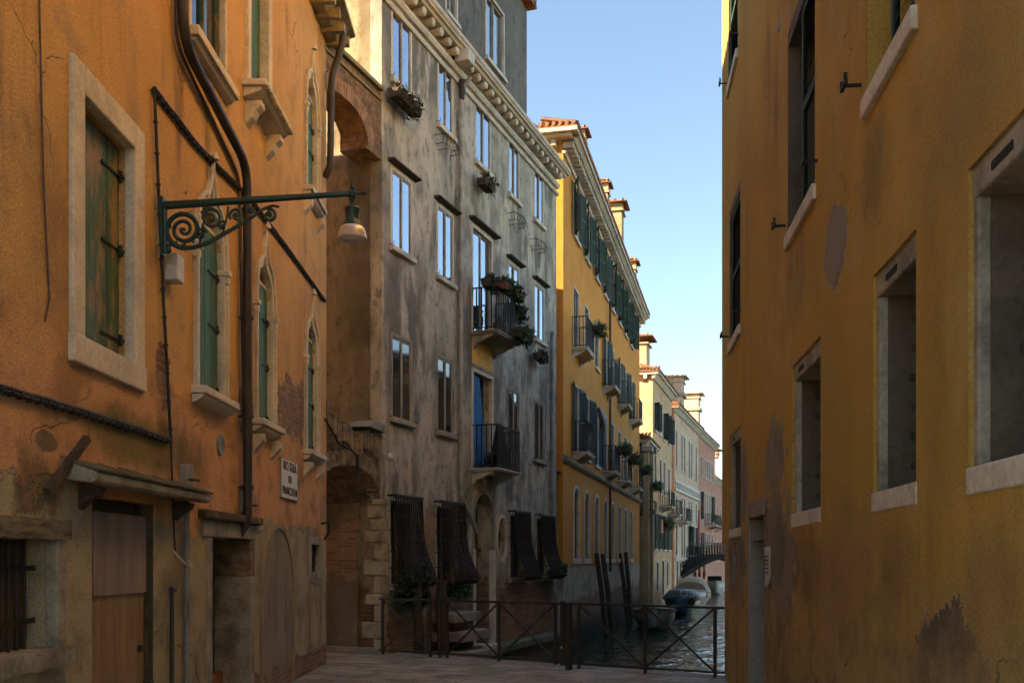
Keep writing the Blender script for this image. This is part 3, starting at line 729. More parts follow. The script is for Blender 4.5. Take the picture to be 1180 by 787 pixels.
dq = MB().tube(elbow([(-.35, -.35, LH - .15), (-.35, -.30, LH - .5), (-.3, -.14, LH - .9), (-.3, -.12, 8.0), (-.25, -.02, 7.85)], .15), .055, 10); dq.build('gutter_pipe', 'pipe', lb, smooth=True)
def cable(pts, r, mat, clips=0, name='cable', sag=0):
    pts = [Vector(p) for p in pts]; fine = []
    for a, b in zip(pts[:-1], pts[1:]):
        n = max(2, int((b - a).length / .12))
        for k in range(n):
            t = k / n; q = a + (b - a) * t; q.z += random.uniform(-.004, .004) - sag * 4 * t * (1 - t); fine.append(q)
    fine.append(pts[-1]); m = MB()
    for off in ((0, 0), (0, .022)) if r > .012 else ((0, 0),):
        m.tube([p + Vector((0, off[0], off[1])) for p in fine], r, 6)
    if clips:
        acc = 0
        for a, b in zip(fine[:-1], fine[1:]):
            acc += (b - a).length
            if acc > clips:
                acc = 0; m.tube([a - (b - a).normalized() * .008, a + (b - a).normalized() * .008], r * 1.7, 6)
    return m.build(name, mat, lb, smooth=False)
a = P(L, 0, 449, -.03); b = P(L, 197, 509, -.03)
cable([P(L, -150, 395, -.03), a, P(L, 100, 478, -.03), b], .017, 'cable', .11)
cable([b, P(L, 186, 300, -.03), P(L, 178, 105, -.03)], .013, 'cable', .13)
cable([P(L, 178, 105, -.03), P(L, 230, 172, -.03), P(L, 290, 232, -.03), P(L, 330, 285, -.03), P(L, 375, 348, -.03)], .017, 'cable', .1)
cable([P(L, 44, -60, -.01), P(L, 50, 200, -.01), P(L, 57, 345, -.01), P(L, 52, 370, -.01)], .006, 'cable_brown', name='wire')
cable([P(L, 197, 509, -.03), P(L, 200, 600, -.03), P(L, 202, 640, -.03)], .009, 'cable')
s, z = L.at(189, 322); MB().box(s, s + .18, -.12, .0, z, z + .24).build('junction_box', 'white_paint', lb, bevel=.012)
s, z = L.at(206, 570); MB().box(s, s + .2, -.07, .0, z - .02, z + .29).build('meter_box', 'pipe_grey', lb, bevel=.01)
MB().tube([(s + .1, -.04, z), (s + .1, -.04, 0)], .028, 8).tube([(s + .1, -.05, .9), (s + .1, -.05, .94)], .036, 8).build('grey_pipe', 'pipe_grey', lb, smooth=True)
MB().tube(elbow([(s - .25, -.03, 1.78), (s - .2, -.12, 1.66), (s + .02, -.12, 1.62), (s + .1, -.04, 1.7)], .1), .012, 6).build('hose', 'pipe_white', lb, smooth=True)
MB().tube([(s + .02, -.05, z + .15), (s + .22, -.12, z + .15)], .012, 6).build('peg', 'iron', lb)
s, z = L.at(276, 590); MB().box(s, s + .22, -.07, .0, z, z + .27).build('meter_box', 'pipe_grey', lb, bevel=.01)
MB().tube([(s + .2, -.03, z + .09), (s + .3, -.12, z + .09)], .012, 6).build('peg', 'iron', lb)
s, z = L.at(253, 512); MB().lathe((0, 0, 0), [(0, .01), (.085, .012), (.11, .02), (.115, 0), (.11, -.01)], 20, Matrix.Translation((s, 0, z)) @ Matrix.Rotation(R(90), 4, 'X')).build('round_vent', 'pipe_grey', lb, smooth=True)
s, z = L.at(370, 603); MB().tube([(s, 0, z), (s, -.12, z + .02), (s, -.14, z - .12), (s, -.05, z - .26)], .02, 6).build('hook', 'iron', lb)
s, z = L.at(193, 640); MB().tube([(s, -.04, z - 1.2), (s, -.04, z - .3)], .02, 6).tube([(s - .04, -.05, z - .3), (s + .04, -.05, z - .3)], .03, 6).build('tap_pipe', 'pipe', lb)

# street-name plaque
sg = L.place('street_sign', L.at(322)[0], -.012, 2.52, 'white painted street-name plaque on the orange house wall beside the gothic windows', 'street sign')
SW = L.at(341)[0] - L.at(322)[0]
MB().box(0, SW, -.012, .02, 0, .52).build('plate', 'white_paint', sg)
m = MB(); frame_box(m, -.006, SW + .006, -.006, .526, .008, -.016, .02); m.build('border', 'stone_dark', sg)
for txt, z, sz in (('RIO TERÀ', .375, .17), ('DEI', .215, .14), ('FRANCESCHI', .05, .15)):
    cu = bpy.data.curves.new('text', 'FONT'); cu.body = txt; cu.size = sz; cu.align_x = 'CENTER'; cu.extrude = .002
    to = bpy.data.objects.new('text', cu); COL.objects.link(to); bpy.context.view_layer.update()
    me = bpy.data.meshes.new_from_object(to); me.materials.clear(); me.materials.append(M['letter']); bpy.data.objects.remove(to)
    xs = [v.co.x for v in me.vertices]; wd = max(xs) - min(xs); kx = min(1.0, SW * .92 / wd)
    if txt != 'DEI': kx = SW * (.86 if txt[0] == 'F' else .8) / wd
    lo = bpy.data.objects.new('lettering', me); COL.objects.link(lo); lo.parent = sg; lo.location = (SW / 2, -.0165, z); lo.rotation_euler = (R(90), 0, 0); lo.scale = (kx, 1, 1)

# wall lamp
YL = 8.6
lamp = empty('wall_lamp', (-3.0, YL, 4.62), 'dark green cast-iron wall lamp with long arm and scrollwork over the lane', 'wall lamp')
m = MB().tube([(-.02, 0, .13), (1.62, 0, .235)], [.036, .022], 10).tube([(1.62, 0, .235), (1.71, 0, .24)], .014, 8).lathe((1.72, 0, .24), [(0, -.025), (.022, -.01), (.022, .01), (0, .025)], 8)
m.tube([(0, 0, -.28), (0, 0, .16)], .022, 8); m.box(-.03, -.005, -.04, .04, -.3, .2); m.build('arm', 'green_iron', lamp, smooth=True)
m = MB()
def spiral(cx, cz, r0, turns, a0, sgn=1, w=.013, sh=.12):
    pts = []; n = int(26 * turns)
    for k in range(n + 1):
        t = k / n; rr = r0 * (1 - t * .88); a = a0 + sgn * 2 * math.pi * turns * t; pts.append((cx + rr * math.cos(a), 0, cz + rr * math.sin(a)))
    m.tube(pts, [w * 1.35 * (1 - .45 * k / n) for k in range(n + 1)], 7); m.lathe((cx, 0, cz), [(0, -.018), (.018, -.008), (.018, .008), (0, .018)], 8)
m.tube([(x, 0, z) for x, z in ((.0, -.22), (.06, -.2), (.14, -.235), (.25, -.23), (.38, -.19), (.5, -.12), (.62, -.05), (.74, .02), (.85, .1), (.92, .13))], [.012, .016, .02, .02, .02, .018, .016, .014, .012, .01], 7)
spiral(.165, -.075, .16, 2.3, R(-100), -1, .017); spiral(.40, .015, .095, 1.8, R(150), -1, .012); spiral(.62, .045, .062, 1.7, R(210), -1, .01); spiral(.905, .045, .058, 1.6, R(110), -1, .013)
spiral(.03, -.25, .04, 1.4, R(60), 1, .01); spiral(.31, -.12, .05, 1.5, R(20), 1, .01); spiral(.50, -.045, .042, 1.4, R(40), 1, .009); spiral(.74, .085, .03, 1.4, R(180), -1, .008)
m.tube([(.3, 0, -.2), (.33, 0, -.05), (.36, 0, .1)], .01, 6); m.tube([(.5, 0, -.11), (.53, 0, .0), (.55, 0, .12)], .009, 6); m.tube([(.99, 0, .12), (.93, 0, .13), (.86, 0, .1)], .012, 6)
for k in range(11): a = k * .6; m.leaves((.165 + .13 * math.cos(a), 0, -.075 + .13 * math.sin(a)), (.02, .008, .02), 3, .02)
m.build('scrollwork', 'green_iron', lamp, smooth=True)
lx = 1.62; hz = .235
MB().lathe((lx, 0, hz), [(0, .10), (.012, .085), (.008, .07), (.02, .05), (.012, .03), (.034, .012), (.036, -.03), (.02, -.045), (.03, -.055), (.018, -.07), (.02, -.10), (.062, -.12), (.068, -.135), (.062, -.145), (.058, -.22), (.07, -.25), (.088, -.275), (.09, -.285), (.0, -.284)], 20).build('lamp_head', 'green_iron', lamp, smooth=True)
g = NG('frosted_glass'); g.b.inputs['Transmission Weight'].default_value = .35
gm = g.out((.62, .50, .38), .35)
MB().lathe((lx, 0, hz), [(.088, -.286), (.104, -.30), (.114, -.325), (.122, -.36), (.126, -.39), (.121, -.39), (.117, -.36), (.109, -.325), (.098, -.302), (.08, -.288)], 24).build('lamp_shade', gm, lamp, smooth=True)
MB().lathe((lx, 0, hz), [(.121, -.388), (.10, -.396), (.06, -.40), (0, -.402), (0, -.385), (.118, -.382)], 24).build('lamp_diffuser', simple('milky_diffuser', (.85, .82, .80), .35, (.8, .76, .74)), lamp, smooth=True)

# ================================================================== ALLEY ARCHES (G plane)
ar = G.thing('brick_arch', 'brick arch bridging high over the side alley beside the grey house', 'arch')
def arch_poly(x0, x1, sp, crown, top_pts, n=14, pw=2.6):
    c = (x0 + x1) / 2; a = (x1 - x0) / 2; lo = [(c + a * math.cos(math.pi * (1 - k / n)), sp + (crown - sp) * (1 - abs(math.cos(math.pi * (1 - k / n))) ** pw) ** (1 / pw)) for k in range(n + 1)]
    return lo, top_pts
def arch_mesh(x0, x1, sp, crown, ztop, y0, y1, n=20, pw=2.4):
    mb = MB(); lo, _ = arch_poly(x0, x1, sp, crown, None, n, pw)
    for k in range(n):
        a, b = lo[k], lo[k + 1]; ta, tb = ztop(a[0]), ztop(b[0])
        mb.prism([a, b, (b[0], tb), (a[0], ta)], y0, y1)
    return mb
x0, x1 = -2.2, -.55
m = arch_mesh(x0, x1, 8.95, 9.46, lambda x: 10.16, .02, .5)
m.box(x1, -.0, .02, .5, 9.25, 10.16).box(x1 - .04, .02, .0, .52, 8.92, 9.25).box(-2.75, x0, .02, .5, 8.9, 10.16)
m.build('arch_ring', 'brick', ar)
vx = MB(); lo, _ = arch_poly(x0, x1, 8.95, 9.455, None, 40, 2.4)
for k in range(40):
    a, b = Vector(lo[k]), Vector(lo[k + 1]); c = Vector(((x0 + x1) / 2, 8.5)); r_ = random.uniform(.25, .28); oa = a + (a - c).normalized() * r_; ob = b + (b - c).normalized() * r_
    n_ = (b - a) * .07; vx.prism([tuple(a + n_), tuple(b - n_), tuple(ob - n_), tuple(oa + n_)], -.03 + random.uniform(0, .012), .3)
vx.build('voussoirs', 'brick_plain', ar)
MB().box(-2.75, .0, -.05, .56, 10.162, 10.24).box(-2.75, .0, -.02, .5, 9.98, 10.04).build('coping', stone_mat('mossy_coping', (.24, .20, .09), (.10, .12, .04), .8), ar, bevel=.015)
al = G.thing('brick_archway', 'low mossy brick archway with a sagging top over the alley entrance', 'archway')
def top_low(x):
    t = -x / 1.066
    return 3.93 + .05 * math.sin(x * 9) + .5 * max(0, (t - 1.0) / 1.0) ** 1.6
m = arch_mesh(-2.12, -.0, 2.72, 3.30, lambda x: top_low(x) - .25, .05, 4.2, 24, 2.2); m.box(-2.8, -2.12, .05, 1.7, 0, 4.2)  # vault extended back over the alley to darken the passage
m.build('vault', 'brick_mossy', al)
m = MB(); k = -2.7
while k < -.06:
    w_ = random.uniform(.07, .13); z = top_low(k); m.box(k, k + w_ - .01, .0 + random.uniform(0, .04), .5, z - .34 + random.uniform(-.03, .03), z + random.uniform(-.03, .03)); k += w_
m.build('coping', 'brick_plain_moss', al, bevel=.012)
m = MB(); lo, _ = arch_poly(-2.12, 0, 2.72, 3.30, None, 22, 2.2)
for k in range(22):
    a, b = Vector(lo[k]), Vector(lo[k + 1]); c = Vector((-1.06, 2.5)); oa = a + (a - c).normalized() * random.uniform(.24, .34); ob = b + (b - c).normalized() * random.uniform(.24, .34); n_ = (b - a) * .06
    m.prism([tuple(a + n_), tuple(b - n_), tuple(ob - n_), tuple(oa + n_)], .015 + random.uniform(0, .02), .3)
m.build('voussoirs', 'brick_plain_moss', al, bevel=.01)
MB().prism([(-.62, 4.03), (-.02, 3.98), (-.02, 4.12), (-.42, 4.16)], -.08, .4).build('slab', 'pipe_grey', al)
pts = [(x, -.03, top_low(x) - .42) for x in [-2.6 + .2 * k for k in range(9)]]
MB().tube(pts, .018, 6).tube([(-.95, -.03, 3.5), (-.95, -.03, 3.0)], .03, 6).build('cable', 'cable', al)

# ================================================================== GREY HOUSE
gb = G.thing('grey_house', 'tall sooty grey house with sky-reflecting windows and black basket grilles over the canal', 'house')
GH = 12.45; sR = G.at(641)[0]
hg = []; win = []
for x0, x1, yt, yb in ((452, 473, -2, 80), (505, 521, 64, 136), (548, 564.5, 114, 187), (586.5, 597.5, 165, 228), (616, 625.5, 202, 262),
                       (451.5, 473.5, 190, 281), (504, 521.5, 231, 317), (586, 597.5, 304, 366), (616, 626.5, 333, 396),
                       (451.5, 473.5, 385, 478), (504, 521.5, 408, 492), (585.5, 597.5, 447, 521), (616, 626.5, 465, 534)):
    r = G.rect(x0, x1, yt, yb); win.append(r)
# regularise the storeys
rows = [(0, 5, 10.15, 11.75), (5, 9, 7.25, 8.85), (9, 13, 4.25, 5.78)]
wl = []
for a, b, z0, z1 in rows:
    zz0 = sum(w_[2] for w_ in win[a:b]) / (b - a); zz1 = sum(w_[3] for w_ in win[a:b]) / (b - a)
    print('row', zz0, zz1, [(round(w_[0], 2), round(w_[1], 2), round(w_[2], 2), round(w_[3], 2)) for w_ in win[a:b]])
    for w_ in win[a:b]: wl.append((w_[0], w_[1], zz0, zz1))
bal_u = (G.at(544.5)[0], G.at(566)[0]); zu = G.at(545, 383)[1]; zl = G.at(545, 540)[1]
print('balc', bal_u, zu, zl)
ROWZ = {}
for r in wl: hg.append(dict(r=r, d=.16))
hdU = dict(r=(bal_u[0], bal_u[1], zu + .01, G.at(545, 262)[1]), d=.18); hg.append(hdU)
hdL = dict(r=(bal_u[0], bal_u[1], zl + .01, G.at(545, 428)[1]), d=.25); hg.append(hdL)
door = dict(r=(G.at(547)[0], G.at(568)[0], -.28, G.at(556, 569)[1]), k='round', sp=G.at(556, 592)[1], d=.5); hg.append(door)
ov = []
for x0, x1, y0, y1 in ((529, 541.5, 592, 641), (573, 584, 596, 646)):
    a, b = G.at(x0)[0], G.at(x1)[0]; h = dict(r=(a, b, G.at((x0 + x1) / 2, y1)[1], G.at((x0 + x1) / 2, y0)[1]), k='oval', d=.25); ov.append(h); hg.append(h)
gr = []
for x0, x1, yt, yb in ((450, 476, 572, 668), (503, 526, 580, 664), (587.5, 603, 592, 660), (618, 632, 598, 662)):
    a, b = G.at(x0)[0], G.at(x1)[0]; h = dict(r=(a, b, 1.22, 2.78), d=.22); gr.append(h); hg.append(h)
wall_mesh(0, sR, -1.4, GH, hg).build('wall', 'plG', gb)
# ochre side wall on the alley and the rest of the shell
MB().add([(0, 0, 0), (0, 9, 0), (0, 9, GH + .2), (0, 0, GH + .2)], [(0, 1, 2, 3)]).build('side_wall', 'plS', gb)
body(gb, [(0, 0), (sR, 0), (sR - 2.37, 5), (0, 9)], -1.4, GH, 'plG', 'rear_wall')  # unseen far end slanted along the sun so light reaches the gap
MB().slab([(2, 5.1), (sR + .2, 5.0), (sR + 1.6, 13), (0, 13)], 0, 11.2).build('added_shade_wing', 'plG', gb)  # unseen block added to shade the lower side wall across the gap
# corner strip: grey render wraps the corner, quoins at its foot
MB().box(-.03, .012, -.012, .22, 2.8, GH).build('corner_strip', 'plG', gb)
q = MB(); z = 0; k = 0
while z < 2.8:
    h_ = random.uniform(.2, .34); h_ = min(h_, 2.8 - z); a = .14 if k % 2 else .24; b = random.uniform(.22, .42) if k % 2 else random.uniform(.10, .22)
    q.box(-.03 - random.uniform(0, .012), a, -.03 - random.uniform(0, .012), b, z + .004, z + h_ - .004); z += h_; k += 1
q.build('quoin', stone_mat('grimy_quoin_stone', (.42, .35, .255), (.10, .085, .055), .9), gb, bevel=.025)
MB().box(-.035, .0, .5, 6, 0, 2.45).build('side_dado', plaster('shade_toned_render', (.17, .13, .09), (.12, .095, .065), (.22, .175, .12), .8, (.06, .05, .035), [('ell', (0, 1.9, 9, .5), 'brick', 1.6)]), gb)  # render colour darkened to stand in for shade inside the passage
MB().box(-.2, .0, .0, 5, 0, .10).build('plinth', 'stone_grey', gb, bevel=.015)
GW = []
for k, r in enumerate(wl):
    w = casement(gb, r, .004, .055, 'frame', 'glass' if k < 9 else 'glass_mid', 'stone_dark' if k > 8 else 'stone', split=2, proud=.012, po=.014)
    GW.append(w)
    if 5 <= k < 9: MB().extr([(.02, r[3] + .09), (-.14, r[3] + .12), (-.14, r[3] + .145), (.02, r[3] + .16)], r[0] - .16, r[1] + .2).build('drip_ledge', 'beam', w)
    m = MB()
    for x in (r[0] - .10, r[1] + .10): m.tube([(x, 0, r[2] + .02), (x, -.1, r[2] + .02), (x, -.1, r[2] + .07)], .008, 5)
    m.build('shutter_stay', 'iron', w)
# upper balcony door and lower one with the blue sheet
r = hdU['r']; w = casement(gb, r, .05, .08, 'frame', 'glass', 'stone', sill=False, po=.014); MB().extr([(.02, r[3] + .12), (-.16, r[3] + .14), (-.16, r[3] + .17), (.02, r[3] + .2)], r[0] - .2, r[1] + .25).build('drip_ledge', 'beam', w)
r = hdL['r']; f = MB(); f.box(r[0] - .09, r[0] + i, -.03, .06, r[2], r[3] + .1); f.box(r[1] - i, r[1] + .09, -.03, .06, r[2], r[3] + .1); f.box(r[0] + i, r[1] - i, -.032, .06, r[3] - i, r[3] + .1)
w = f.build('balcony_door', 'stone', gb, bevel=.01)
MB().box(r[0], r[1], .2, .25, r[2], r[3]).build('door_leaf', 'shut_blue', w)
MB().box(r[0] - .12, r[1] + .14, -.05, .02, r[3] + .10, r[3] + .16).build('lintel', 'stone_dark', w)
MB().box(r[0] - .04, r[1] + .02, -.012, .03, r[3] + .165, zu - .14).build('yellow_panel', 'plS', gb)
bs = empty('blue_sheet', G.w(r[0] + .1, .0, r[2]), 'bright blue sheet hanging in the lower balcony doorway of the grey house', 'sheet', None, G.rz)
m = MB(); nx, nz = 14, 12; hh = r[3] - r[2] - .03; wd = (r[1] - r[0]) * .62
for j in range(nz + 1):
    for i_ in range(nx + 1):
        u = i_ / nx; v = j / nz; spread = .45 + .55 * (1 - v) if v > .5 else .72 + .5 * (0.5 - v)
        m.v.append((u * wd * spread * 1.25, .07 + .03 * math.sin(u * 16 + v * 2) - .15 * max(0, .3 - v), v * hh))
for j in range(nz):
    for i_ in range(nx): a = j * (nx + 1) + i_; m.f.append((a, a + 1, a + nx + 2, a + nx + 1))
o = m.build('cloth', 'blue_tarp', bs, smooth=True); sd = o.modifiers.new('thick', 'SOLIDIFY'); sd.thickness = .008
bx0, bx1 = bal_u[0] - .08, G.at(600, HY, -.62)[0]
B1 = balcony(gb, bx0, bx1, zu, .62, .95, 'stone_dark', .07)
B2 = balcony(gb, bx0, bx1, zl, .62, .95, 'stone', .07)
print('bal', bx0, bx1)
print('balcony s', bx0, bx1)
# arched door
r = door['r']; w = MB().ring(outline(door, 10, -.004), outline(door, 10, .09), -.02, .05).build('door_surround', 'stone_dark', gb, bevel=.01)
MB().box(r[0] - .1, r[0] + .005, -.045, .1, -.28, 1.92).box(r[1] - .005, r[1] + .1, -.045, .1, -.28, 1.92).build('stone_jamb', 'stone_pale', w, bevel=.015)
MB().prism(outline(door, 8, .01), .40, .46).build('door', wood_mat('black_brown_door', (.035, .022, .014), (.012, .01, .008), .5), w)
MB().box(r[0], r[1], .30, .40, 1.88, 1.96).box(r[0], r[1], .3, .4, 1.25, 1.29).build('transom', 'beam', w)
MB().box((r[0] + r[1]) / 2 - .05, (r[0] + r[1]) / 2 + .05, -.07, .02, r[3] + .0, r[3] + .34).build('keystone', 'stone', w, bevel=.015)
MB().box(r[0] - .15, r[1] + .15, -.14, .4, -.4, -.26).build('threshold', 'stone', w, bevel=.02)
for h in ov:
    w = MB().ring(outline(h, 8, -.004), outline(h, 8, .07), -.03, .05).build('oval_window', 'stone', gb, bevel=.01)
    MB().prism(outline(h, 8, .005), .18, .2).build('pane', 'glass_far', w)
    m = MB(); c = (h['r'][0] + h['r'][1]) / 2; m.bar((c, .1, h['r'][2]), (c, .1, h['r'][3]), .02); zc = (h['r'][2] + h['r'][3]) / 2; m.bar((h['r'][0], .1, zc), (h['r'][1], .1, zc), .02); m.build('grille', 'iron', w)
# basket grilles
for k, h in enumerate(gr):
    s0, s1, z0, z1 = h['r']
    w = casement(gb, h['r'], .12, .05, 'frame_brown', 'dark', 'stone', sill=True, split=2)
    m = MB(); n = 14; a0, a1 = s0 - .08, s1 + .08; zt, zb = z1 + .06, z0 - .02
    prof = [(-.16, zt), (-.17, zt - .35), (-.19, zt - .7), (-.27, zt - 1.05), (-.42, zt - 1.4), (-.47, zb + .05), (-.40, zb - .01), (-.0, zb)]
    for q_ in range(n + 1):
        x = a0 + (a1 - a0) * q_ / n; m.tube([(x, y, z) for y, z in prof], .015, 5)
    for side in (a0, a1):
        for zz, dd in ((zt - .25, .17), (zt - .6, .19), (zt - 1.0, .26), (zt - 1.3, .38)): m.tube([(side, 0, zz), (side, -dd, zz)], .010, 5)
        for q_ in range(3): yy = -.05 - .05 * q_; m.tube([(side, yy, zt), (side, yy, zt - .8), (side, yy * 2, zt - 1.4), (side, yy * 2.2, zb)], .009, 5)
    for zz, yy in ((zt, -.165), (zt - .33, -.17), (zt - .75, -.2), (zt - 1.1, -.29), (zb + .1, -.475)): m.bar((a0 - .02, yy, zz), (a1 + .02, yy, zz), .022)
    m.tube([(a0 - .04, -.15, zt + .03), (a1 + .04, -.15, zt + .03)], .03, 6); m.tube([(a0 - .04, -.0, zt + .03), (a0 - .04, -.15, zt + .03)], .022, 6); m.tube([(a1 + .04, -.0, zt + .03), (a1 + .04, -.15, zt + .03)], .022, 6)
    m.build('basket_grille', 'iron', w)
# cornice with round modillions
c = MB().extr([(.05, GH - .62), (-.05, GH - .62), (-.07, GH - .58), (-.07, GH - .54), (.05, GH - .54)], -.02, sR + .05)
c.extr([(.05, GH - .42), (-.06, GH - .42), (-.10, GH - .36), (-.10, GH - .31), (.05, GH - .31)], -.03, sR + .05)
c.extr([(.05, GH - .10), (-.26, GH - .10), (-.29, GH - .06), (-.35, GH - .05), (-.35, GH + .06), (.05, GH + .06)], -.05, sR + .15)
c.tube([(-.05, -.33, GH + .05), (sR + .15, -.33, GH + .05)], .07, 10); co = c.build('cornice', 'stone', gb, bevel=.008)
m = MB(); x = .1
while x < sR:
    m.lathe((0, 0, 0), [(0, -.27), (.05, -.265), (.082, -.24), (.09, -.19), (.075, -.14), (.06, .0)], 12, Matrix.Translation((x, 0, GH - .2)) @ Matrix.Rotation(R(-90), 4, 'X')); x += .40
m.build('modillions', 'stone', co, smooth=True)
s, z = G.at(536, 76, -.3); MB().box(s - .1, s + .26, -.42, -.1, GH - .33, GH - .07).build('stone_hopper', 'stone_pale', co, bevel=.02)
# attic
yA = .9; aR = G.at(607, 300, yA)[0]; AH = G.at(607, 10, yA)[1]
ah1 = []
for x0, x1, yt, yb in ((560, 580, -10, 66), (514, 526, -60, 14)):
    a, b, c_, d_ = *[G.at(x, HY, yA)[0] for x in (x0, x1)], G.at(x0, yb, yA)[1], G.at(x0, yt, yA)[1]; ah1.append(dict(r=(a, b, c_, min(d_, AH - .3)), d=.12))
mm = wall_mesh(.0, aR, GH - .3, AH, ah1); mm.v = [(x, y + yA, z) for x, y, z in mm.v]
at_ = mm.build('attic_wall', 'plGattic', gb)
body(gb, [(0, yA), (aR, yA), (aR - 1.2, 3.5), (0, 3.5)], GH - .3, AH, 'plGattic', 'attic_rear')
hip_roof(gb, 0, aR - .1, yA, 3.4, AH, .2, .25)
for h in ah1:
    w = casement(gb, h['r'], .05, .06, 'frame', 'glass', 'stone'); w.location.y = yA
MB().add([(-.1, -.35, GH + .08), (sR, -.35, GH + .08), (sR, yA + .05, GH + .30), (-.1, yA + .05, GH + .30)], [(0, 1, 2, 3)]).build('lower_roof', 'tile', gb)
# pipes
def gpipe(pts, r=.05, mat='pipe_white', rings=()):
    m = MB().tube(elbow(pts, .15), r, 10)
    for z in rings: m.tube([(pts[1][0], pts[1][1], z - .02), (pts[1][0], pts[1][1], z + .02)], r * 1.25, 10)
    return m.build('downpipe', mat, gb, smooth=True)
s = G.at(531, 300, -.08)[0]; zb = G.at(530, 570, -.08)[1]; s2, z2 = G.at(551, 614, -.08)
gpipe([(s, -.3, GH - .5), (s, -.08, GH - .8), (s, -.08, zb), (s2, -.08, z2)], .05, 'pipe_white', (4.2, 5.6, 7.4, 9.4))
MB().tube([(s, -.12, GH - .55), (s, -.1, GH - .95)], [.09, .06], 10).build('hopper', 'pipe', gb)
s = G.at(636, 300, -.08)[0]; gpipe([(s, -.1, 7.9), (s, -.08, 7.7), (s, -.08, 2.4), (s, -.08, -.2)], .05, 'pipe_grey', (2.2, 3.2, 4.6, 6.0))
# stone water ledge
MB().box(2.6, sR + .1, -.38, .03, -.45, -.28).box(2.6, sR + .05, -.2, .03, -1.3, -.45).build('water_ledge', stone_mat('algae_stone', (.20, .185, .13), (.05, .06, .03), .8), gb, bevel=.02)
MB().tube([(G.at(449)[0], 0, G.at(449, 526)[1]), (G.at(449)[0], -.05, G.at(449, 526)[1])], [.07, .05], 10).build('lamp_socket', 'white_paint', gb)

# flower boxes and other things hung on the grey house
def fb(px, py, w, label, **k):
    s, z = G.at(px, py, -.22); return flower_box(G, s, -.2, z, w, label, **k)
fb(468, 124, .95, 'box of reddish dry plants under the top-floor window nearest the alley', leaf='leaf_dry', n=260)
fb(561, 218, .55, 'small dark flower box below the third top-floor window', leaf='leaf_dry', n=160)
fb(624, 416, .6, 'drooping green flower box below the window beside the far downpipe', leaf='leaf_dark', n=180)
def fbs(s, y, z, w, label, **k): return flower_box(G, s, y, z, w, label, **k)
fbs(bx0 + .1, -.42, zu + .93, .55, 'planter of dark leaves on the near end rail of the upper balcony', leaf='leaf_dark', n=200)
fbs((bx0 + bx1) / 2 + .02, -.64, zu + .93, (bx1 - bx0) * .8, 'long terracotta planter along the front rail of the upper balcony', leaf='leaf', n=420, box='terracotta')
fbs(bx1 + .05, -.45, zu + .62, .7, 'leafy planter hung outside the far rail of the upper balcony', leaf='leaf_dark', n=420, rad=(.25, .24))
fbs(bx1 - .2, -.72, zu + .02, .8, 'bushy green planter hung at the foot of the upper balcony rail', leaf='leaf', n=360, rad=(.22, .22))
pot = G.place('flower_pot', bx0 + .55, -.45, zu + .004, 'terracotta flower pot standing on the upper balcony floor', 'flower pot')
MB().lathe((0, 0, 0), [(0, 0), (.09, 0), (.13, .22), (.14, .22), (.14, .26), (.12, .26), (.11, .2), (0, .2)], 14).build('pot', 'terracotta', pot, smooth=True); MB().leaves((0, 0, .34), (.13, .13, .14), 70, .05).build('plants', 'leaf_dark', pot)
def wire_basket(px, py, label):
    s, z = G.at(px, py, -.15); t = G.place('wire_basket', s, 0, z, label, 'wire basket', 'empty wire flower baskets on the grey house'); m = MB()
    w_ = .42
    for zz, k in ((0, .8), (.14, 1)):
        m.tube([(-w_ * k, 0, zz), (-w_ * k, -.2 * k, zz), (0, -.28 * k, zz), (w_ * k, -.2 * k, zz), (w_ * k, 0, zz)], .007, 5)
    for q_ in range(7): x = -w_ + q_ * w_ / 3; yy = -.2 - .08 * (1 - abs(x) / w_); m.tube([(x * .8, yy * .8, 0), (x, yy, .14), (x, yy + .03, .19), (x + .04, yy + .05, .16)], .006, 5)
    m.tube([(-.3, -.02, -.12), (-.15, -.12, -.05), (0, -.18, 0)], .007, 5); m.tube([(.3, -.02, -.12), (.15, -.12, -.05), (0, -.18, 0)], .007, 5)
    m.build('wire', 'iron', t)
wire_basket(518, 172, 'empty wire basket beside the pale downpipe under the second top-floor window')
wire_basket(598, 258, 'empty wire basket under the fourth top-floor window')
wire_basket(622, 287, 'empty wire basket under the top-floor window nearest the canal corner')
# plants and pots in the grilles
s0, s1 = gr[0]['r'][:2]
t = G.place('trailing_plant', (s0 + s1) / 2, -.28, 1.2, 'big trailing green plant spilling from the grille nearest the alley', 'plant'); MB().leaves((0, 0, .05), (.75, .26, .38), 1500, .055, .25).build('plants', 'leaf_dark', t); MB().box(-.4, .4, -.08, .1, -.0, .14).build('box', 'terracotta', t)
s0, s1 = gr[1]['r'][:2]
t = G.place('flower_box', (s0 + s1) / 2, -.3, 1.22, 'row of terracotta pots behind the second basket grille', 'flower box', 'flower boxes on the grey house')
m = MB()
for k in range(3): m.lathe((-.4 + .4 * k, 0, 0), [(0, 0), (.1, 0), (.14, .2), (.15, .24), (.12, .24), (0, .2)], 12)
m.build('pots', 'terracotta', t, smooth=True); MB().leaves((0, 0, -.12), (.7, .2, .16), 350, .05, .15).build('plants', 'leaf_dark', t)
s0, s1 = gr[2]['r'][:2]
t = G.place('flower_box', (s0 + s1) / 2, -.3, 1.22, 'terracotta trough behind the third basket grille past the oval window', 'flower box', 'flower boxes on the grey house')
MB().box(-.35, .3, -.1, .1, 0, .24).build('box', 'terracotta', t, bevel=.01); MB().leaves((.1, 0, .25), (.35, .12, .1), 60, .05).build('plants', 'leaf_dark', t)
s0, s1 = gr[3]['r'][:2]
t = G.place('flower_box', (s0 + s1) / 2 + .2, -.34, 1.22, 'bright green plant behind the last basket grille by the canal corner', 'flower box', 'flower boxes on the grey house')
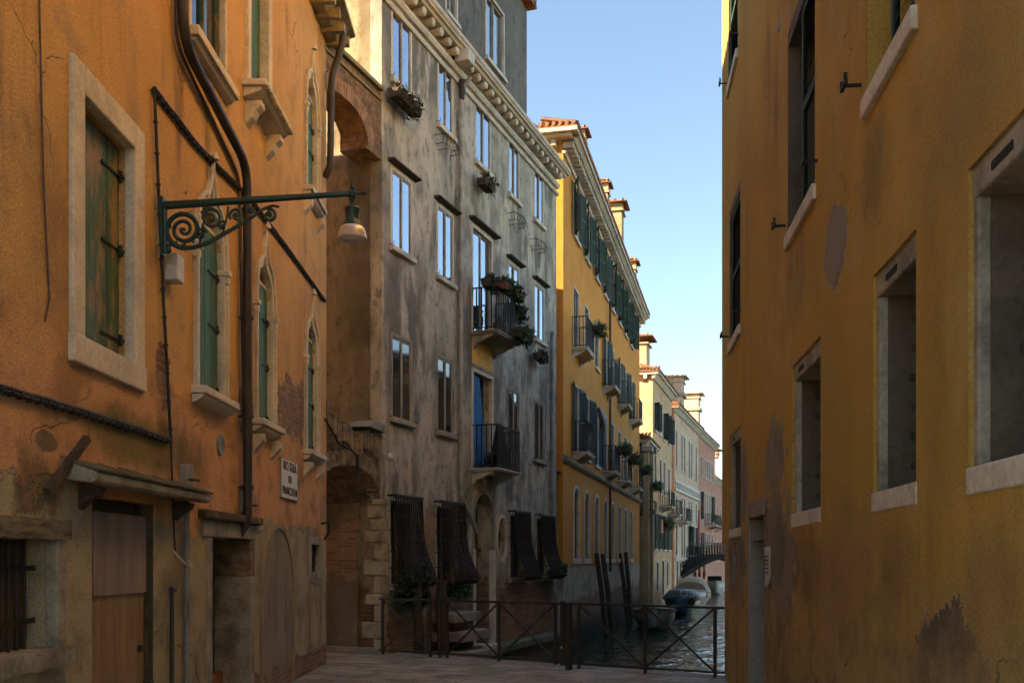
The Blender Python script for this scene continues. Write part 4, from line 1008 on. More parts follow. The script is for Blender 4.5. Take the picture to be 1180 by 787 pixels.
MB().box(-.5, .2, -.1, .1, 0, .2).build('box', 'beam', t, bevel=.01); MB().leaves((.25, -.02, .2), (.35, .22, .22), 350, .055).build('plants', 'leaf', t)
# dark cloths on the lower balcony
t = G.place('dark_cloth', (bx0 + bx1) / 2 + .15, -.33, zl + .004, 'heap of black cloth and folded parasol standing on the lower balcony', 'cloth')
m = MB(); n = 18
for j, (rr, z) in enumerate(((.42, 0), (.38, .15), (.3, .35), (.22, .6), (.14, .85), (.08, 1.02), (.01, 1.1))):
    for k in range(n):
        a = 2 * math.pi * k / n; q_ = rr * (1 + .18 * math.sin(k * 2.7 + j)); m.v.append((q_ * math.cos(a) * 1.1, q_ * math.sin(a) * .6, z))
for j in range(6):
    for k in range(n): k2 = (k + 1) % n; m.f.append((j * n + k, j * n + k2, (j + 1) * n + k2, (j + 1) * n + k))
m.build('cloth', 'black_net', t, smooth=True)
MB().leaves((-.5, .0, .15), (.25, .18, .15), 200, .09).build('folded_net', 'black_net', t)

# ================================================================== LITTLE BRICK HOUSE IN THE GAP
gap = O.thing('brick_annexe', 'low brick annexe with a grey arched window between the grey and the orange house', 'house')
hb = dict(r=(-.78, -.30, .7, 3.35), k='round', sp=3.05, d=.15)
wall_mesh(-1.6, -.012, -1.4, 4.3, [hb], y=.18).build('wall', brick_mat('red_brick', (.23, .10, .06), (.30, .15, .09), (.22, .18, .14)), gap)
MB().slab([(-1.6, .6), (-.012, .6), (-.012, 4), (-1.6, 4)], -1.4, 4.25).build('body', 'brick', gap)
MB().extr([(.05, 4.3), (.05, 4.36), (4, 4.9), (4, 4.84)], -1.7, -.012).build('roof', 'tile', gap)
w = MB().ring(outline(hb, 8, -.004), outline(hb, 8, .1), .14, .22).build('arched_window', 'stone_grey', gap); MB().prism(outline(hb, 8, .005), .3, .32).build('pane', 'glass_far', w)
MB().box(-.95, -.14, -.02, .2, -1.3, .62).build('stone_pier', 'stone_grey', gap, bevel=.02)

# ================================================================== ORANGE-YELLOW HOUSE
ob = O.thing('yellow_orange_house', 'long yellow-orange canal house with rows of dark green shutters and iron balconies', 'house')
OH = 14.45; oR = O.at(737)[0]
cols = [(660.5, 667), (672.8, 679.3), (684.6, 690.3), (695, 699.8), (703.5, 708), (711.6, 715.8), (718.8, 722.4), (725.4, 728.8)]
ho = []; oc = []
for a, b in cols:
    c = (O.at(a)[0] + O.at(b)[0]) / 2; oc.append(c)
print('O cols', [round(c, 2) for c in oc], 'len', oR)
hw = .5
for k, c in enumerate(oc):
    ho.append(dict(r=(c - .5, c + .5, 1.72, 4.0), k='round', sp=3.55, d=.1, t='g', c=k))
    ho.append(dict(r=(c - hw, c + hw, 5.15, 7.3), d=.2, t='2', c=k))
    ho.append(dict(r=(c - hw, c + hw, 8.45 if k in (0, 3, 5, 7) else 8.75, 10.4), d=.2, t='3', c=k))
    ho.append(dict(r=(c - .48, c + .48, 12.05, 13.75), d=.2, t='4', c=k))
wall_mesh(0, oR, -1.4, OH, ho).build('wall', 'plO', ob)
body(ob, [(0, 0), (oR, 0), (oR, 9), (0, 9)], -1.4, OH, 'plO', 'rear_wall')
for h in ho:
    s0, s1, z0, z1 = h['r']; k = h['c']
    if h['t'] == 'g':
        w = MB().ring(outline(h, 8, -.004), outline(h, 8, .11), -.03, .05).build('arched_window', 'stone', ob)
        MB().box(s0 - .18, s1 + .18, -.07, .05, z0 - .17, z0 - .0).build('sill', 'stone', w)
        MB().prism(outline(h, 8, .005), .08, .11).build('pane', 'glass_far', w)
        m = MB(); m.box((s0 + s1) / 2 - .02, (s0 + s1) / 2 + .02, .05, .079, z0, z1)
        for z in (2.2, 2.7, 3.2, 3.55): m.box(s0, s1, .055, .078, z - .015, z + .015)
        m.build('glazing_bars', 'iron', w)
    else:
        w = casement(ob, h['r'], .04, .06, 'frame_brown' if h['t'] != '4' else 'shut_dark', 'glass_far', 'stone_pale', sill=True, proud=.015, po=.012)
        if h['t'] == '4': open_shutters(w, h['r'], 'shut_dark', 160 if k < 4 else 150)
        if (h['t'] == '3' and k in (3, 5, 6, 7)): open_shutters(w, h['r'], 'shut_blue', 172)
        if (h['t'] == '2' and k in (0, 1, 2)): open_shutters(w, h['r'], 'shut_blue', 170)
# string course, cornice with dentils
MB().extr([(.03, 4.62), (-.06, 4.62), (-.14, 4.7), (-.16, 4.8), (.03, 4.86)], -.12, oR + .02).build('string_course', 'stone_dark', ob)
c = MB().extr([(.03, OH - .55), (-.05, OH - .55), (-.09, OH - .48), (.03, OH - .45)], -.05, oR + .03).extr([(.03, OH - .16), (-.34, OH - .16), (-.44, OH - .06), (-.5, OH - .05), (-.5, OH + .05), (.03, OH + .05)], -.05, oR + .15)
c.box(-.5, .02, -.5, 9.2, OH - .06, OH + .05).box(-.34, .0, -.3, 9.2, OH - .16, OH - .062)
co = c.build('cornice', 'stone', ob); m = MB(); x = .05
while x < oR: m.box(x, x + .16, -.30, .0, OH - .36, OH - .162); x += .36
y = .2
while y < 6: m.box(-.22, .0, y, y + .14, OH - .34, OH - .162); y += .4
m.build('dentils', 'stone', co)
rf = hip_roof(ob, 0, oR, 0, 9, OH + .052, .2, .5)
def chim(fr, roof, px, pyt, y, z0, w, mat): s, z = fr.at(px, pyt, y); chimney(roof, s, y, z0, z - .1, w, mat)
chim(O, rf, 665, 152, 2.2, OH, .75, 'plM'); chim(O, rf, 693.5, 212, .9, OH, .6, 'plM'); chim(O, rf, 706.5, 236, 1.3, OH, 1.0, 'plM'); chim(O, rf, 725.5, 302, .8, OH, .7, 'plM')
for z, ks in ((8.4, ((0, 0), (3, 3), (5, 5), (7, 7))), (5.1, ((0, 0), (3, 3), (5, 5), (7, 7)))):
    for a, b in ks: balcony(ob, oc[a] - .8, oc[b] + .8, z, .5, .98, 'stone', .09)
m = MB()
for s in (oc[3] + (oc[4] - oc[3]) * .45,): m.tube([(s, -.07, OH - .5), (s, -.07, 1.2)], .045, 8)
m.build('downpipe', 'pipe', ob)
def ofb(s, y, z, w, label, **k): return flower_box(O, s, y, z, w, label, group='planters on the yellow-orange house balconies', **k)
ofb(oc[0] + .9, -.6, 9.2, .7, 'green planter on the far rail of the highest near balcony of the yellow-orange house', n=260, rad=(.3, .3))
ofb(oc[3] + .6, -.65, 5.95, 1.0, 'bushy green planter on the first-floor balcony left of the downpipe', n=420, rad=(.35, .3))
ofb(oc[5] - .1, -.65, 5.95, 1.5, 'bushy green planter on the first-floor balcony right of the downpipe', n=420, rad=(.35, .3))
ofb(oc[7] + .6, -.65, 5.95, 1.0, 'green planter on the farthest first-floor balcony of the yellow-orange house', n=320, rad=(.3, .3))
t = O.place('satellite_dish', oc[0] + .85, -.75, 6.35, 'round translucent dish on the lowest near balcony of the yellow-orange house', 'satellite dish')
MB().lathe((0, 0, 0), [(0, .12), (.2, .09), (.34, .03), (.42, -.05), (.40, -.06), (.33, .01), (.2, .07), (0, .1)], 20, Matrix.Rotation(R(75), 4, 'X') @ Matrix.Rotation(R(15), 4, 'Y')).build('bowl', 'pipe_grey', t, smooth=True); MB().tube([(0, 0, 0), (0, .1, -.45)], .02, 6).build('bracket', 'iron', t)

# ================================================================== FAR HOUSES
def far_house(name, label, p0, p1, H_, depth, mat, wins, roofover=.4, wmat='stone_pale', shut=None, corn='stone', slope=.3, side=0, z0=-1.4):
    d = Vector(p1) - Vector(p0); fr = Frame(p0[0], p0[1], d.x / d.y, d.y < 0); Ln = d.length; b = fr.thing(name, label, 'house')
    hs = [dict(r=w_[:4], d=.18, o=w_) for w_ in wins if w_[1] < Ln]
    wall_mesh(0, Ln, z0, H_, hs).build('wall', mat, b); body(b, [(0, 0), (Ln, 0), (Ln, depth), (0, depth)], z0, H_, mat, 'rear_wall')
    for h in hs:
        opt = h['o'][4] if len(h['o']) > 4 else ''
        w = casement(b, h['r'], .03, .09, 'frame_brown', 'glass_far', wmat, split=2, proud=.02, po=.012)
        if 's' in opt: open_shutters(w, h['r'], shut or 'shut_dark', 165)
        if 'b' in opt: open_shutters(w, h['r'], 'shut_blue', 120)
    c = MB().extr([(.03, H_ - .35), (-.08, H_ - .35), (-.3, H_ - .08), (-.4, H_ - .07), (-.4, H_ + .02), (.03, H_ + .02)], -.2, Ln + .05).box(-.32, 0, -.35, depth, H_ - .12, H_ + .018)
    c.build('cornice', corn, b)
    rf = hip_roof(b, 0, Ln, 0, depth, H_ + .022, slope, roofover)
    return fr, b, rf, Ln
# low ochre block with stone gutters
C0 = (6.98, 53.0); C1 = (8.15, 57.7)
fm, bm_, rfm, Lm = far_house('ochre_annexe', 'narrow ochre house with sunlit edges just past the yellow-orange house', C0, C1, 8.0, 4, 'plM',
    [(.5, 1.3, 5.2, 7.0, 's'), (2.4, 3.2, 5.0, 6.8, 's'), (.5, 1.3, 1.9, 4.0, 's'), (2.4, 3.2, 1.8, 3.7, 's')])
MB().box(-.05, .28, -.3, .05, -1.3, 7.6).box(1.75, 2.1, -.35, .05, -1.3, 7.9).build('pilaster', 'plM', bm_)
MB().box(-.15, .4, -.5, .1, 7.4, 7.7).box(1.65, 2.2, -.55, .1, 7.5, 7.85).build('capital', 'stone_dark', bm_, bevel=.04)
MB().box(.2, 1.6, 1.0, 2.4, 8.0, 9.55).build('dormer', 'plM', bm_); MB().box(.05, 1.75, .85, 2.55, 9.55, 9.75).build('dormer_roof', 'tile', bm_)
MB().box(-.08, .3, -.02, .3, 4, 8).build('brick_patch', 'brick', bm_)
balcony(bm_, .3, 1.5, 4.3, .6, .5, 'stone_dark')
# cream house
fc, bc_, rfc, Lc = far_house('cream_house', 'cream yellow house with sunlit end wall above the ochre annexe', (8.2, 58.0), (10.67, 66.5), 12.55, 6, 'plC',
    [(.7, 1.4, 9.3, 10.9, 'b'), (2.7, 3.4, 9.3, 10.7, ''), (4.6, 5.4, 9.2, 10.8, 'b'), (6.9, 7.6, 9.2, 10.8, 'b'), (.7, 1.5, 5.9, 7.9), (3.0, 3.8, 5.7, 7.8), (4.7, 5.5, 5.7, 7.8), (7.0, 7.8, 5.5, 7.6),
     (.6, 1.4, 2.3, 4.4, 's'), (2.6, 3.4, 2.3, 4.4, 's'), (4.6, 5.4, 2.3, 4.4, 's'), (6.8, 7.6, 2.3, 4.4, 's'), (1.6, 2.4, -.2, 1.5), (4, 5, -.6, 1.6), (6.3, 7.1, .0, 1.5)])
m = MB()
for k in range(8): m.box(-.3, .0, .3 + k * .7, .5 + k * .7, 12.2, 12.43)
m.build('corbels', 'stone', bc_)
for px, py, y in ((736, 402, 3.5),): chim(fc, rfc, px, py, y, 12.5, .9, 'plK')
chimney(rfc, 1.7, 1.2, 12.5, 14.9, 1.35, 'plC', False)
balcony(bc_, 2.6, 4.2, 4.9, .8, .9, 'stone'); balcony(bc_, 6.6, 8.0, 4.6, .8, .9, 'stone')
MB().box(-.05, .02, 3, 9, 10.2, 10.35).build('washing_shadow_bar', 'beam', bc_)  # dark timber bar stands in for a shadow across the end wall
# pale palazzo
wn = []
for z0, z1 in ((8.0, 10.6), (4.5, 6.1), (2.0, 4.2)):
    for s in (.7, 3.4, 4.7, 7.4, 8.8, 11.6): wn.append((s, s + .7, z0, z1, 's' if (z0 == 2.0 and s > 7) else ''))
for s in (1, 4, 9, 11.5): wn.append((s, s + .8, -.3, 1.5))
fp, bp, rfp, Lp = far_house('pale_palazzo', 'pale stone palazzo with two tall white chimneys beyond the cream house', (11.09, 68.0), (15.2, 81.0), 12.1, 8, 'plP', wn)
m = MB().box(-.05, Lp, -.1, .02, 7.0, 7.2).box(-.05, Lp, -.12, .02, 6.4, 6.55).box(-.05, Lp, -.12, .02, 1.6, 1.8)
for k in range(22): m.box(.3 + k * .6, .5 + k * .6, -.09, .02, 6.55, 7.0)
m.build('string_course', 'stone_pale', bp)
balcony(bp, .3, 2.6, 4.3, .8, .9, 'stone_pale'); balcony(bp, 7.0, 10.0, 1.75, .8, .9, 'stone_pale')
for px, py, y, w_ in ((778, 436, 1.2, 1.25), (797, 455, 1.6, 1.35)):
    s, z = fp.at(px, py, y); chimney(rfp, s, y, 12.0, z, w_, 'plP', True, 'stone_pale')
    MB().box(s - w_ * .62, s + w_ * .62, y - w_ * .62, y + w_ * .62, z - 1.5, z - 1.2).build('chimney_band', 'stone_dark', rfp)
# pink house
wn = []
for s in (1.2, 4.0, 5.2, 6.4, 8.6):
    wn += [(s, s + .7, 8.6, 10.2, ''), (s, s + .7, 5.0, 7.3, 's' if s in (1.2, 8.6) else ''), (s, s + .7, 1.7, 3.9, 's' if s < 2 else '')]
fk, bk, rfk, Lk = far_house('pink_house', 'small pink house with a stone balcony beyond the pale palazzo', (15.25, 81.15), (18.7, 91.7), 12.0, 8, 'plK', wn)
balcony(bk, 3.6, 8.4, 4.6, .9, .9, 'stone_pale')
chim(fk, rfk, 807, 508, 1.5, 12, 1.2, 'plK'); chim(fk, rfk, 820, 518, 1.5, 12, 1.3, 'plK')
# end houses
fe, be, rfe, Le = far_house('orange_roofed_house', 'distant house with a red tiled roof closing the canal view', (19.3, 96.0), (24.5, 112.0), 9.5, 8, 'plK', [(1, 1.8, 5, 7), (4, 4.8, 5, 7), (7, 7.8, 5, 7), (1, 1.8, 1.5, 3.5), (4, 4.8, 1.5, 3.5)])
balcony(be, .6, 2.2, 4.6, .8, .9, 'stone_pale')
ff, bf_, rff, Lf = far_house('grey_blue_house', 'distant shaded grey house where the canal bends away', (24.6, 112.1), (33.0, 124.0), 9, 8, 'plGattic', [(1, 1.8, 5, 7), (4, 4.8, 5, 7), (7, 7.8, 5, 7), (1, 1.8, 1.5, 3.5)])
# right bank
fr_, br_, rfr, Lr = far_house('right_bank_house', 'ochre house along the right bank hidden behind the near right wall', (15.6, 58.0), (5.6, 15.2), 8.2, 7, 'plC', [], 0.3)

# ================================================================== NEAR RIGHT HOUSE
rb = RW.thing('ochre_house', 'ochre yellow plastered house filling the right side with deep stone windows', 'house')
RH = 13.5; hr = []
def rr(x0, x1, z0, z1, **k): h = dict(r=(RW.at(x0)[0], RW.at(x1)[0], z0, z1), **k); hr.append(h); return h
low = [rr(1116, 1116, 1.99, 3.36, d=.09), rr(1006, 1055.5, 1.99, 3.36, d=.09), rr(913, 945.5, 1.99, 3.36, d=.09), rr(841, 853.5, 2.0, 3.36, d=.09)]
low[0]['r'] = (low[0]['r'][0], low[0]['r'][0] + 1.2, 1.99, 3.36)
up = [rr(999, 1054, 4.47, 6.35, d=.06), rr(908, 939, 4.55, 6.35, d=.06), rr(841, 853, 4.6, 6.4, d=.06), rr(839.5, 850, 8.15, 9.9, d=.06)]
dr = rr(864, 880, 0, 2.3, d=.35)
w2 = wall_mesh(0, 21, 2.05, RH, [h for h in hr if h['r'][2] > 1.98 and h is not dr] ) if False else None
zs_ = 1.9
wu = wall_mesh(0, 13.2, zs_, RH, [h for h in hr if h is not dr] + [dict(r=(dr['r'][0], dr['r'][1], zs_, 2.3), d=.35)])
wd_ = wall_mesh(.38, 13.2, 0, zs_, [dict(r=(dr['r'][0], dr['r'][1], 0, zs_), d=.35)]); wu.add(wd_.v, wd_.f)
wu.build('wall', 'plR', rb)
body(rb, [(0, 0), (13.2, 0), (13.2, 8), (0, 8)], zs_, RH, 'plR', 'rear_wall')
MB().add([(.38, 0, -1.4), (.38, 8, -1.4), (.38, 8, zs_), (.38, 0, zs_)], [(0, 1, 2, 3)]).add([(0, 0, zs_), (.38, 0, zs_), (.38, 8, zs_), (0, 8, zs_)], [(0, 1, 2, 3)]).build('corner_foot', 'stone_grey', rb)
hip_roof(rb, 0, 13.2, 0, 8, RH, .1, .4)
slotm = M['dark']
for k, h in enumerate(low):
    s0, s1, z0, z1 = h['r']; dd = .45
    # stone frame recessed behind the plaster: lintel, jambs, sill, deep reveals
    w = MB(); y0 = .022; fw = .05
    w.box(s0 - .02, s0 + fw, y0, dd + .1, z0 + .1, z1 - .13); w.box(s1 - .02, s1 + .2, y0, dd + .1, z0 + .1, z1 - .13)
    w.box(s0 - .02, s1 + .2, y0 - .003, dd + .1, z1 - .132, z1 + .05); w = w.build('window_frame', 'stone_dark', rb, bevel=.012)
    MB().box(s0 - .02, s1 + .02, y0 - .03, dd + .1, z0 - .02, z0 + .1).build('sill', 'stone', w, bevel=.012)
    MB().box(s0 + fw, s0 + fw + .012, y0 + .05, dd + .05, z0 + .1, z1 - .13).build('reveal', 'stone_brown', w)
    MB().box(s0 + .22, s0 + .44, y0 - .008, y0 + .02, z1 - .09, z1 - .055).build('slot', 'dark', w)
    MB().box(s0 + fw, s1 + .1, dd, dd + .04, z0 + .08, z1 - .1).build('pane', 'glass_far', w)
    m = MB()
    for q_ in range(6): m.lathe((0, 0, 0), [(0, .004), (.022, .003), (.028, 0)], 10, Matrix.Translation((s0 + fw + .012, y0 + .2 + random.uniform(-.02, .02), z0 + .25 + q_ * .17)) @ Matrix.Rotation(R(90), 4, 'Y'))
    m.build('socket_holes', 'pipe', w)
for k, h in enumerate(up):
    s0, s1, z0, z1 = h['r']
    w = MB().box(s0 - .03, s1 + .05, -.035, .3, z0 - .12, z0 + .004).build('sill', 'stone', rb, bevel=.01)
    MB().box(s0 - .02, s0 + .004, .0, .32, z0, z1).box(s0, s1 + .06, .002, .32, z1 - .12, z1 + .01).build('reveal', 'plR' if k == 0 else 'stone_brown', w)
    if k: MB().box(s0 + .004, s1, .01, .1, z1 - .10, z1 - .002).build('lintel', 'stone', w)
    MB().box(s0, s1 + .05, .30, .34, z0, z1).build('pane', 'glass_far', w)
    m = MB(); T = Matrix.Translation((s1 - .02, .02, z0 + .02)) @ Matrix.Rotation(R(95), 4, 'Z'); shutter_leaf(m, Matrix.Translation((s0 + (s1 - s0) * (.5 if k < 2 else .15), .012, z0 + .01)), (s1 - s0) * (.5 if k < 2 else .85) - .004, z1 - z0 - .12)
    m.build('shutter', 'shut_dark', w)
    m = MB(); x = s0 - .14; z = z0 + .15
    m.tube([(x, 0, z), (x, -.1, z)], .012, 6); m.box(x - .07, x + .07, -.115, -.095, z - .012, z + .012); m.box(x - .07, x - .05, -.115, -.095, z, z + .05); m.box(x + .03, x + .05, -.115, -.095, z, z + .06)
    x = s1 + .1; m.tube([(x, 0, z), (x, -.1, z)], .012, 6); m.box(x - .06, x + .06, -.115, -.095, z - .012, z + .012)
    m.build('shutter_stay', 'iron', w)
s0, s1 = dr['r'][:2]
d = MB().box(s0, s1, .28, .33, 0, 2.3).build('door', wood_mat('grey_brown_door', (.09, .06, .04), (.05, .035, .025), .5), rb)
MB().box(s0 - .02, s1 + .1, -.02, .2, 2.16, 2.34).box(s0 - .08, s0 + .06, -.015, .2, 0, 2.16).build('door_frame', 'stone_grey', d, bevel=.012)
s, z = RW.at(97, 100) if False else (RW.at(897)[0], RW.at(897, 278)[1])
m = MB()
for px, py in ((978, 126),):
    x, z = RW.at(px, py); m.tube([(x, 0, z), (x, -.1, z)], .012, 6)
s, z = RW.at(886, 652)
nt = RW.place('paper_notice', RW.at(882)[0], 0, RW.at(882, 676)[1], 'curling white paper notice pasted on the right wall beside the door', 'paper notice')
m = MB(); wN = RW.at(890)[0] - RW.at(882)[0]; hN = RW.at(882, 630)[1] - RW.at(882, 676)[1]
for j in range(9):
    for k in range(5): m.v.append((k / 4 * wN * .8, -.006 - .03 * max(0, .25 - j / 8) * 4 * (k / 4) - .002 * math.sin(j * 2 + k), j / 8 * hN))
for j in range(8):
    for k in range(4): a = j * 5 + k; m.f.append((a, a + 1, a + 6, a + 5))
o = m.build('sheet', 'white_paint', nt, smooth=True); sd = o.modifiers.new('t', 'SOLIDIFY'); sd.thickness = .002
m = MB()
for j in range(5): m.box(.05, wN * .6, -.013, -.011, hN * (.35 + .1 * j), hN * (.35 + .1 * j) + .012)
m.build('print', 'letter', nt)
MB().lathe((0, 0, 0), [(0, .02), (.04, .018), (.05, 0)], 14, Matrix.Translation((RW.at(898)[0], 0, RW.at(898, 32)[1])) @ Matrix.Rotation(R(90), 4, 'X')).build('round_vent', 'pipe_grey', rb)
s, z = RW.at(845, 672); MB().box(s, s + .3, -.02, .0, z, z + .35).build('small_plate', 'stone_grey', rb, bevel=.01)

# ================================================================== RAILINGS
def railing(p, q, h, label, posts, xb):
    """p,q plan ends; posts = fractions; xb = list of (a,b) bays that hold an X brace"""
    t = empty('canal_railing', (*p, 0), label, 'railing', None, math.atan2(q[1] - p[1], q[0] - p[0])); Ln = math.hypot(q[0] - p[0], q[1] - p[1])
    for f_ in posts: MB().box(f_ * Ln - .02, f_ * Ln + .02, -.02, .02, 0, h).build('post', 'fence', t)
    MB().box(-.05, Ln, -.022, .022, h + .001, h + .035).build('top_rail', 'fence', t)
    MB().box(-.05, Ln, -.015, .015, .07, .10).build('bottom_rail', 'fence', t)
    for a, b in xb:
        for z0, z1 in ((.10, h), (h, .10)): MB().bar((a * Ln + .02, .006 if z0 < z1 else -.006, z0), (b * Ln - .02, .006 if z0 < z1 else -.006, z1), .012, .03).build('cross_brace', 'fence', t)
    return t
pA = ((440 - CX) / F * 17.75, 17.75); pB = ((646 - CX) / F * 15.9, 15.9)
def frac(px, p, q):
    k = (px - CX) / F; d = (q[0] - p[0], q[1] - p[1]); t = (k * p[1] - p[0]) / (d[0] - k * d[1]); return t
fa = [frac(x, pA, pB) for x in (441, 496, 507, 515, 575, 640)]
railing(pA, pB, .97, 'long rusty iron railing with three crossed bays in front of the grey house', [max(0, f_) for f_ in fa], [(fa[0], fa[1]), (fa[3], fa[4]), (fa[4], fa[5])])
pC = ((658 - CX) / F * 15.5, 15.5); pD = ((835 - CX) / F * 14.15, 14.15)
fb_ = [frac(x, pC, pD) for x in (667, 743.5, 824)]
railing(pC, pD, .99, 'shorter rusty iron railing with two crossed bays in front of the canal', fb_, [(fb_[0], fb_[1]), (fb_[1], fb_[2])])
for px, Y, h, lab in ((648.5, 15.85, 1.02, 'left iron gate post between the two railings'), (655.5, 15.3, 1.02, 'right thicker iron gate post between the two railings')):
    o = empty('gate_post', ((px - CX) / F * Y, Y, 0), lab, 'post', 'posts between the railings', R(-35)); w_ = .033 if px < 650 else .04
    MB().box(-w_, w_, -w_, w_, 0, h).box(-w_ - .006, w_ + .006, -w_ - .006, w_ + .006, h, h + .012).build('shaft', 'fence', o, bevel=.004)
    if px < 650: MB().lathe((0, 0, 0), [(0, .01), (.02, .005), (.022, 0)], 10, Matrix.Translation((0, -w_, .3)) @ Matrix.Rotation(R(90), 4, 'X')).build('lock', 'white_paint', o)

# steps and piles by the grey house
st = G.place('stone_steps', 1.95, -.95, 0, 'grey stone water steps against the grey house behind the railing', 'steps')
m = MB()
for k, (z, a, b) in enumerate(((.62, 0, 1.35), (.24, 0, 1.5), (-.14, 0, 1.6), (-.5, 0, 1.8))): m.box(a + .02 * k, b, .35 - .18 * k, .93, z - .19, z)
m.build('tread', 'stone_grey', st, bevel=.02); MB().box(.3, 1.3, .5, .93, -1.2, .45).build('core', 'brick_mossy', st)
poles = []
def mooring(px0, py0, px1, py1, label, r=.095, Y=None, group='mooring poles along the left bank'):
    Yb = Y or 2.75 * F / (py1 - HY); b = Vector(((px1 - CX) / F * Yb, Yb, -1.05)); tp = Vector(((px0 - CX) / F * Yb, Yb - .1, EYE + (HY - py0) / F * Yb))
    d = (b - tp); b2 = b + d.normalized() * .8; o = empty('mooring_pole', b, label, 'mooring pole', group)
    pts = [b2 - b + (tp - b2) * k / 6 + Vector((.015 * math.sin(k * 2), 0, 0)) for k in range(7)]
    MB().tube(pts, [r * 1.0, r, r * 1.02, r * .98, r, r * .95, r * .85], 10).build('shaft', 'pole', o, smooth=True)
    zb = .55; MB().tube([(tp - b) * .42 + Vector((0, 0, -.04)), (tp - b) * .42 + Vector((0, 0, .05))], r * 1.1, 10).build('rope_band', 'cable_brown', o)
mooring(687.5, 637, 699, 731, 'front left of the leaning pair of mooring poles nearest the railing')
mooring(694.5, 638, 706.5, 734, 'right one of the leaning pair of mooring poles nearest the railing')
mooring(714, 637, 724, 716, 'left pole of the second leaning pair by the yellow-orange house')
mooring(721, 636, 727.5, 716, 'right pole of the second leaning pair by the yellow-orange house')
mooring(745, 645, 751, 695, 'lone leaning mooring pole in front of the ochre annexe', .17)
mooring(757, 644, 760, 694, 'left pole of the far cluster beside the blue covered boat', .16)
mooring(761.5, 642, 764.5, 691, 'middle pole of the far cluster beside the blue covered boat', .16)
mooring(767, 644, 770, 690, 'right pole of the far cluster beside the blue covered boat', .16)
mooring(481, 668, 484, 752, 'dark timber pile near the alley corner behind the railing', .1, 18.6, 'piles by the stone steps')
mooring(509, 668, 511, 752, 'dark timber pile in front of the stone steps', .11, 18.6, 'piles by the stone steps')
# striped poles
g = NG('red_yellow_stripes'); x = g.xyz(); an = g.math('ARCTAN2', x[0], x[1])
sw = g.math('FRACT', g.math('ADD', g.math('MULTIPLY', x[2], 1.1), g.math('MULTIPLY', an, 1 / (2 * math.pi))))
M['stripe'] = g.out(g.mix(g.math('GREATER_THAN', sw, .5), (.30, .02, .02), (.45, .26, .04)), .6)
for k, px in enumerate((801, 806, 811.5)):
    Y = 74 + k * 2; o = empty('striped_pole', ((px - CX) / F * Y, Y, -1.05), ('left', 'middle', 'right')[k] + ' red and yellow striped mooring pole beyond the bridge', 'mooring pole', 'striped mooring poles')
    MB().tube([(0, 0, -1), (0, 0, 2.6), (0, 0, 2.75)], [.13, .12, .05], 12).build('shaft', 'stripe', o, smooth=True)

# ================================================================== BOATS
def hull(m, Ln, B, D, bow=.35, n=14, flat=.75, sheer=.25):
    sec = []
    for k in range(n + 1):
        t = k / n; w = B / 2 * (math.sin(min(1, (1 - t) / .55) * math.pi / 2) ** .8 if t > .45 else 1 - .15 * (1 - t / .45) ** 2); w = max(w, .02)
        z = D + sheer * t * t; kz = -.15 + (.3 * max(0, t - .75) / .25)
        x = -Ln / 2 + Ln * t
        sec.append([(x, -w, z), (x, -w * .93, z * .45), (x, -w * flat * .8, kz + .05), (x, 0, kz), (x, w * flat * .8, kz + .05), (x, w * .93, z * .45), (x, w, z)])
    o = len(m.v)
    for s_ in sec: m.v += s_
    for k in range(n):
        for j in range(6): a = o + k * 7 + j; m.f.append((a, a + 1, a + 8, a + 7))
    m.f.append(tuple(o + j for j in range(7)))
    return sec
def cover(m, sec, hgt, k0, k1, out=1.04, drop=.12, ridge=0):
    o = len(m.v); prof = (-1, -.7, -.35, 0, .35, .7, 1)
    for k in range(k0, k1 + 1):
        w = sec[k][6][1] * out; z = sec[k][6][2]; x = sec[k][0][0]; e_ = math.sin(math.pi * (k - k0 + .5) / (k1 - k0 + 1.0)) ** .3
        m.v.append((x, -w, z - drop))
        for p in prof: m.v.append((x, p * w, z + .02 + hgt * e_ * (1 - abs(p) ** 4.5) + .012 * math.sin(k * 3 + p * 5)))
        m.v.append((x, w, z - drop))
    for k in range(k1 - k0):
        for j in range(8): a = o + k * 9 + j; m.f.append((a, a + 1, a + 10, a + 9))
    m.f.append(tuple(o + j for j in range(9))); m.f.append(tuple(o + (k1 - k0) * 9 + j for j in range(9)))
def boat(px, Y, rz, Ln, B, D, label, hullmat, kind):
    o = empty('boat', ((px - CX) / F * Y, Y, -1.05), label, 'boat', 'boats moored in the canal', rz)
    m = MB(); sec = hull(m, Ln, B, D); ob_ = m.build('hull', hullmat, o, smooth=True); sd = ob_.modifiers.new('t', 'SOLIDIFY'); sd.thickness = .04
    m = MB(); m.tube([s_[0] for s_ in sec], .035, 6); m.tube([s_[6] for s_ in sec], .035, 6); m.tube([sec[0][0], sec[0][6]], .035, 6); m.build('gunwale', 'white_paint' if kind != 'open' else 'pipe_grey', o, smooth=True)
    if kind == 'open':
        m = MB()
        for k in (3, 6, 9): w = sec[k][6][1] * .96; z = sec[k][6][2] - .12; m.box(sec[k][0][0] - .13, sec[k][0][0] + .13, -w, w, z, z + .03)
        m.build('thwart', 'frame_brown', o)
        m = MB(); cover(m, sec, .08, 8, 14, 1.0, .02); m.build('foredeck', 'pipe_grey', o, smooth=True)
    return o, sec
o, sec = boat(754, 40.5, R(262), 5.2, 1.75, .62, 'open grey rowing boat with dark hull, nearest boat on the canal', simple('grey_hull', (.30, .30, .29), .5, (.16, .16, .155), 2), 'open')
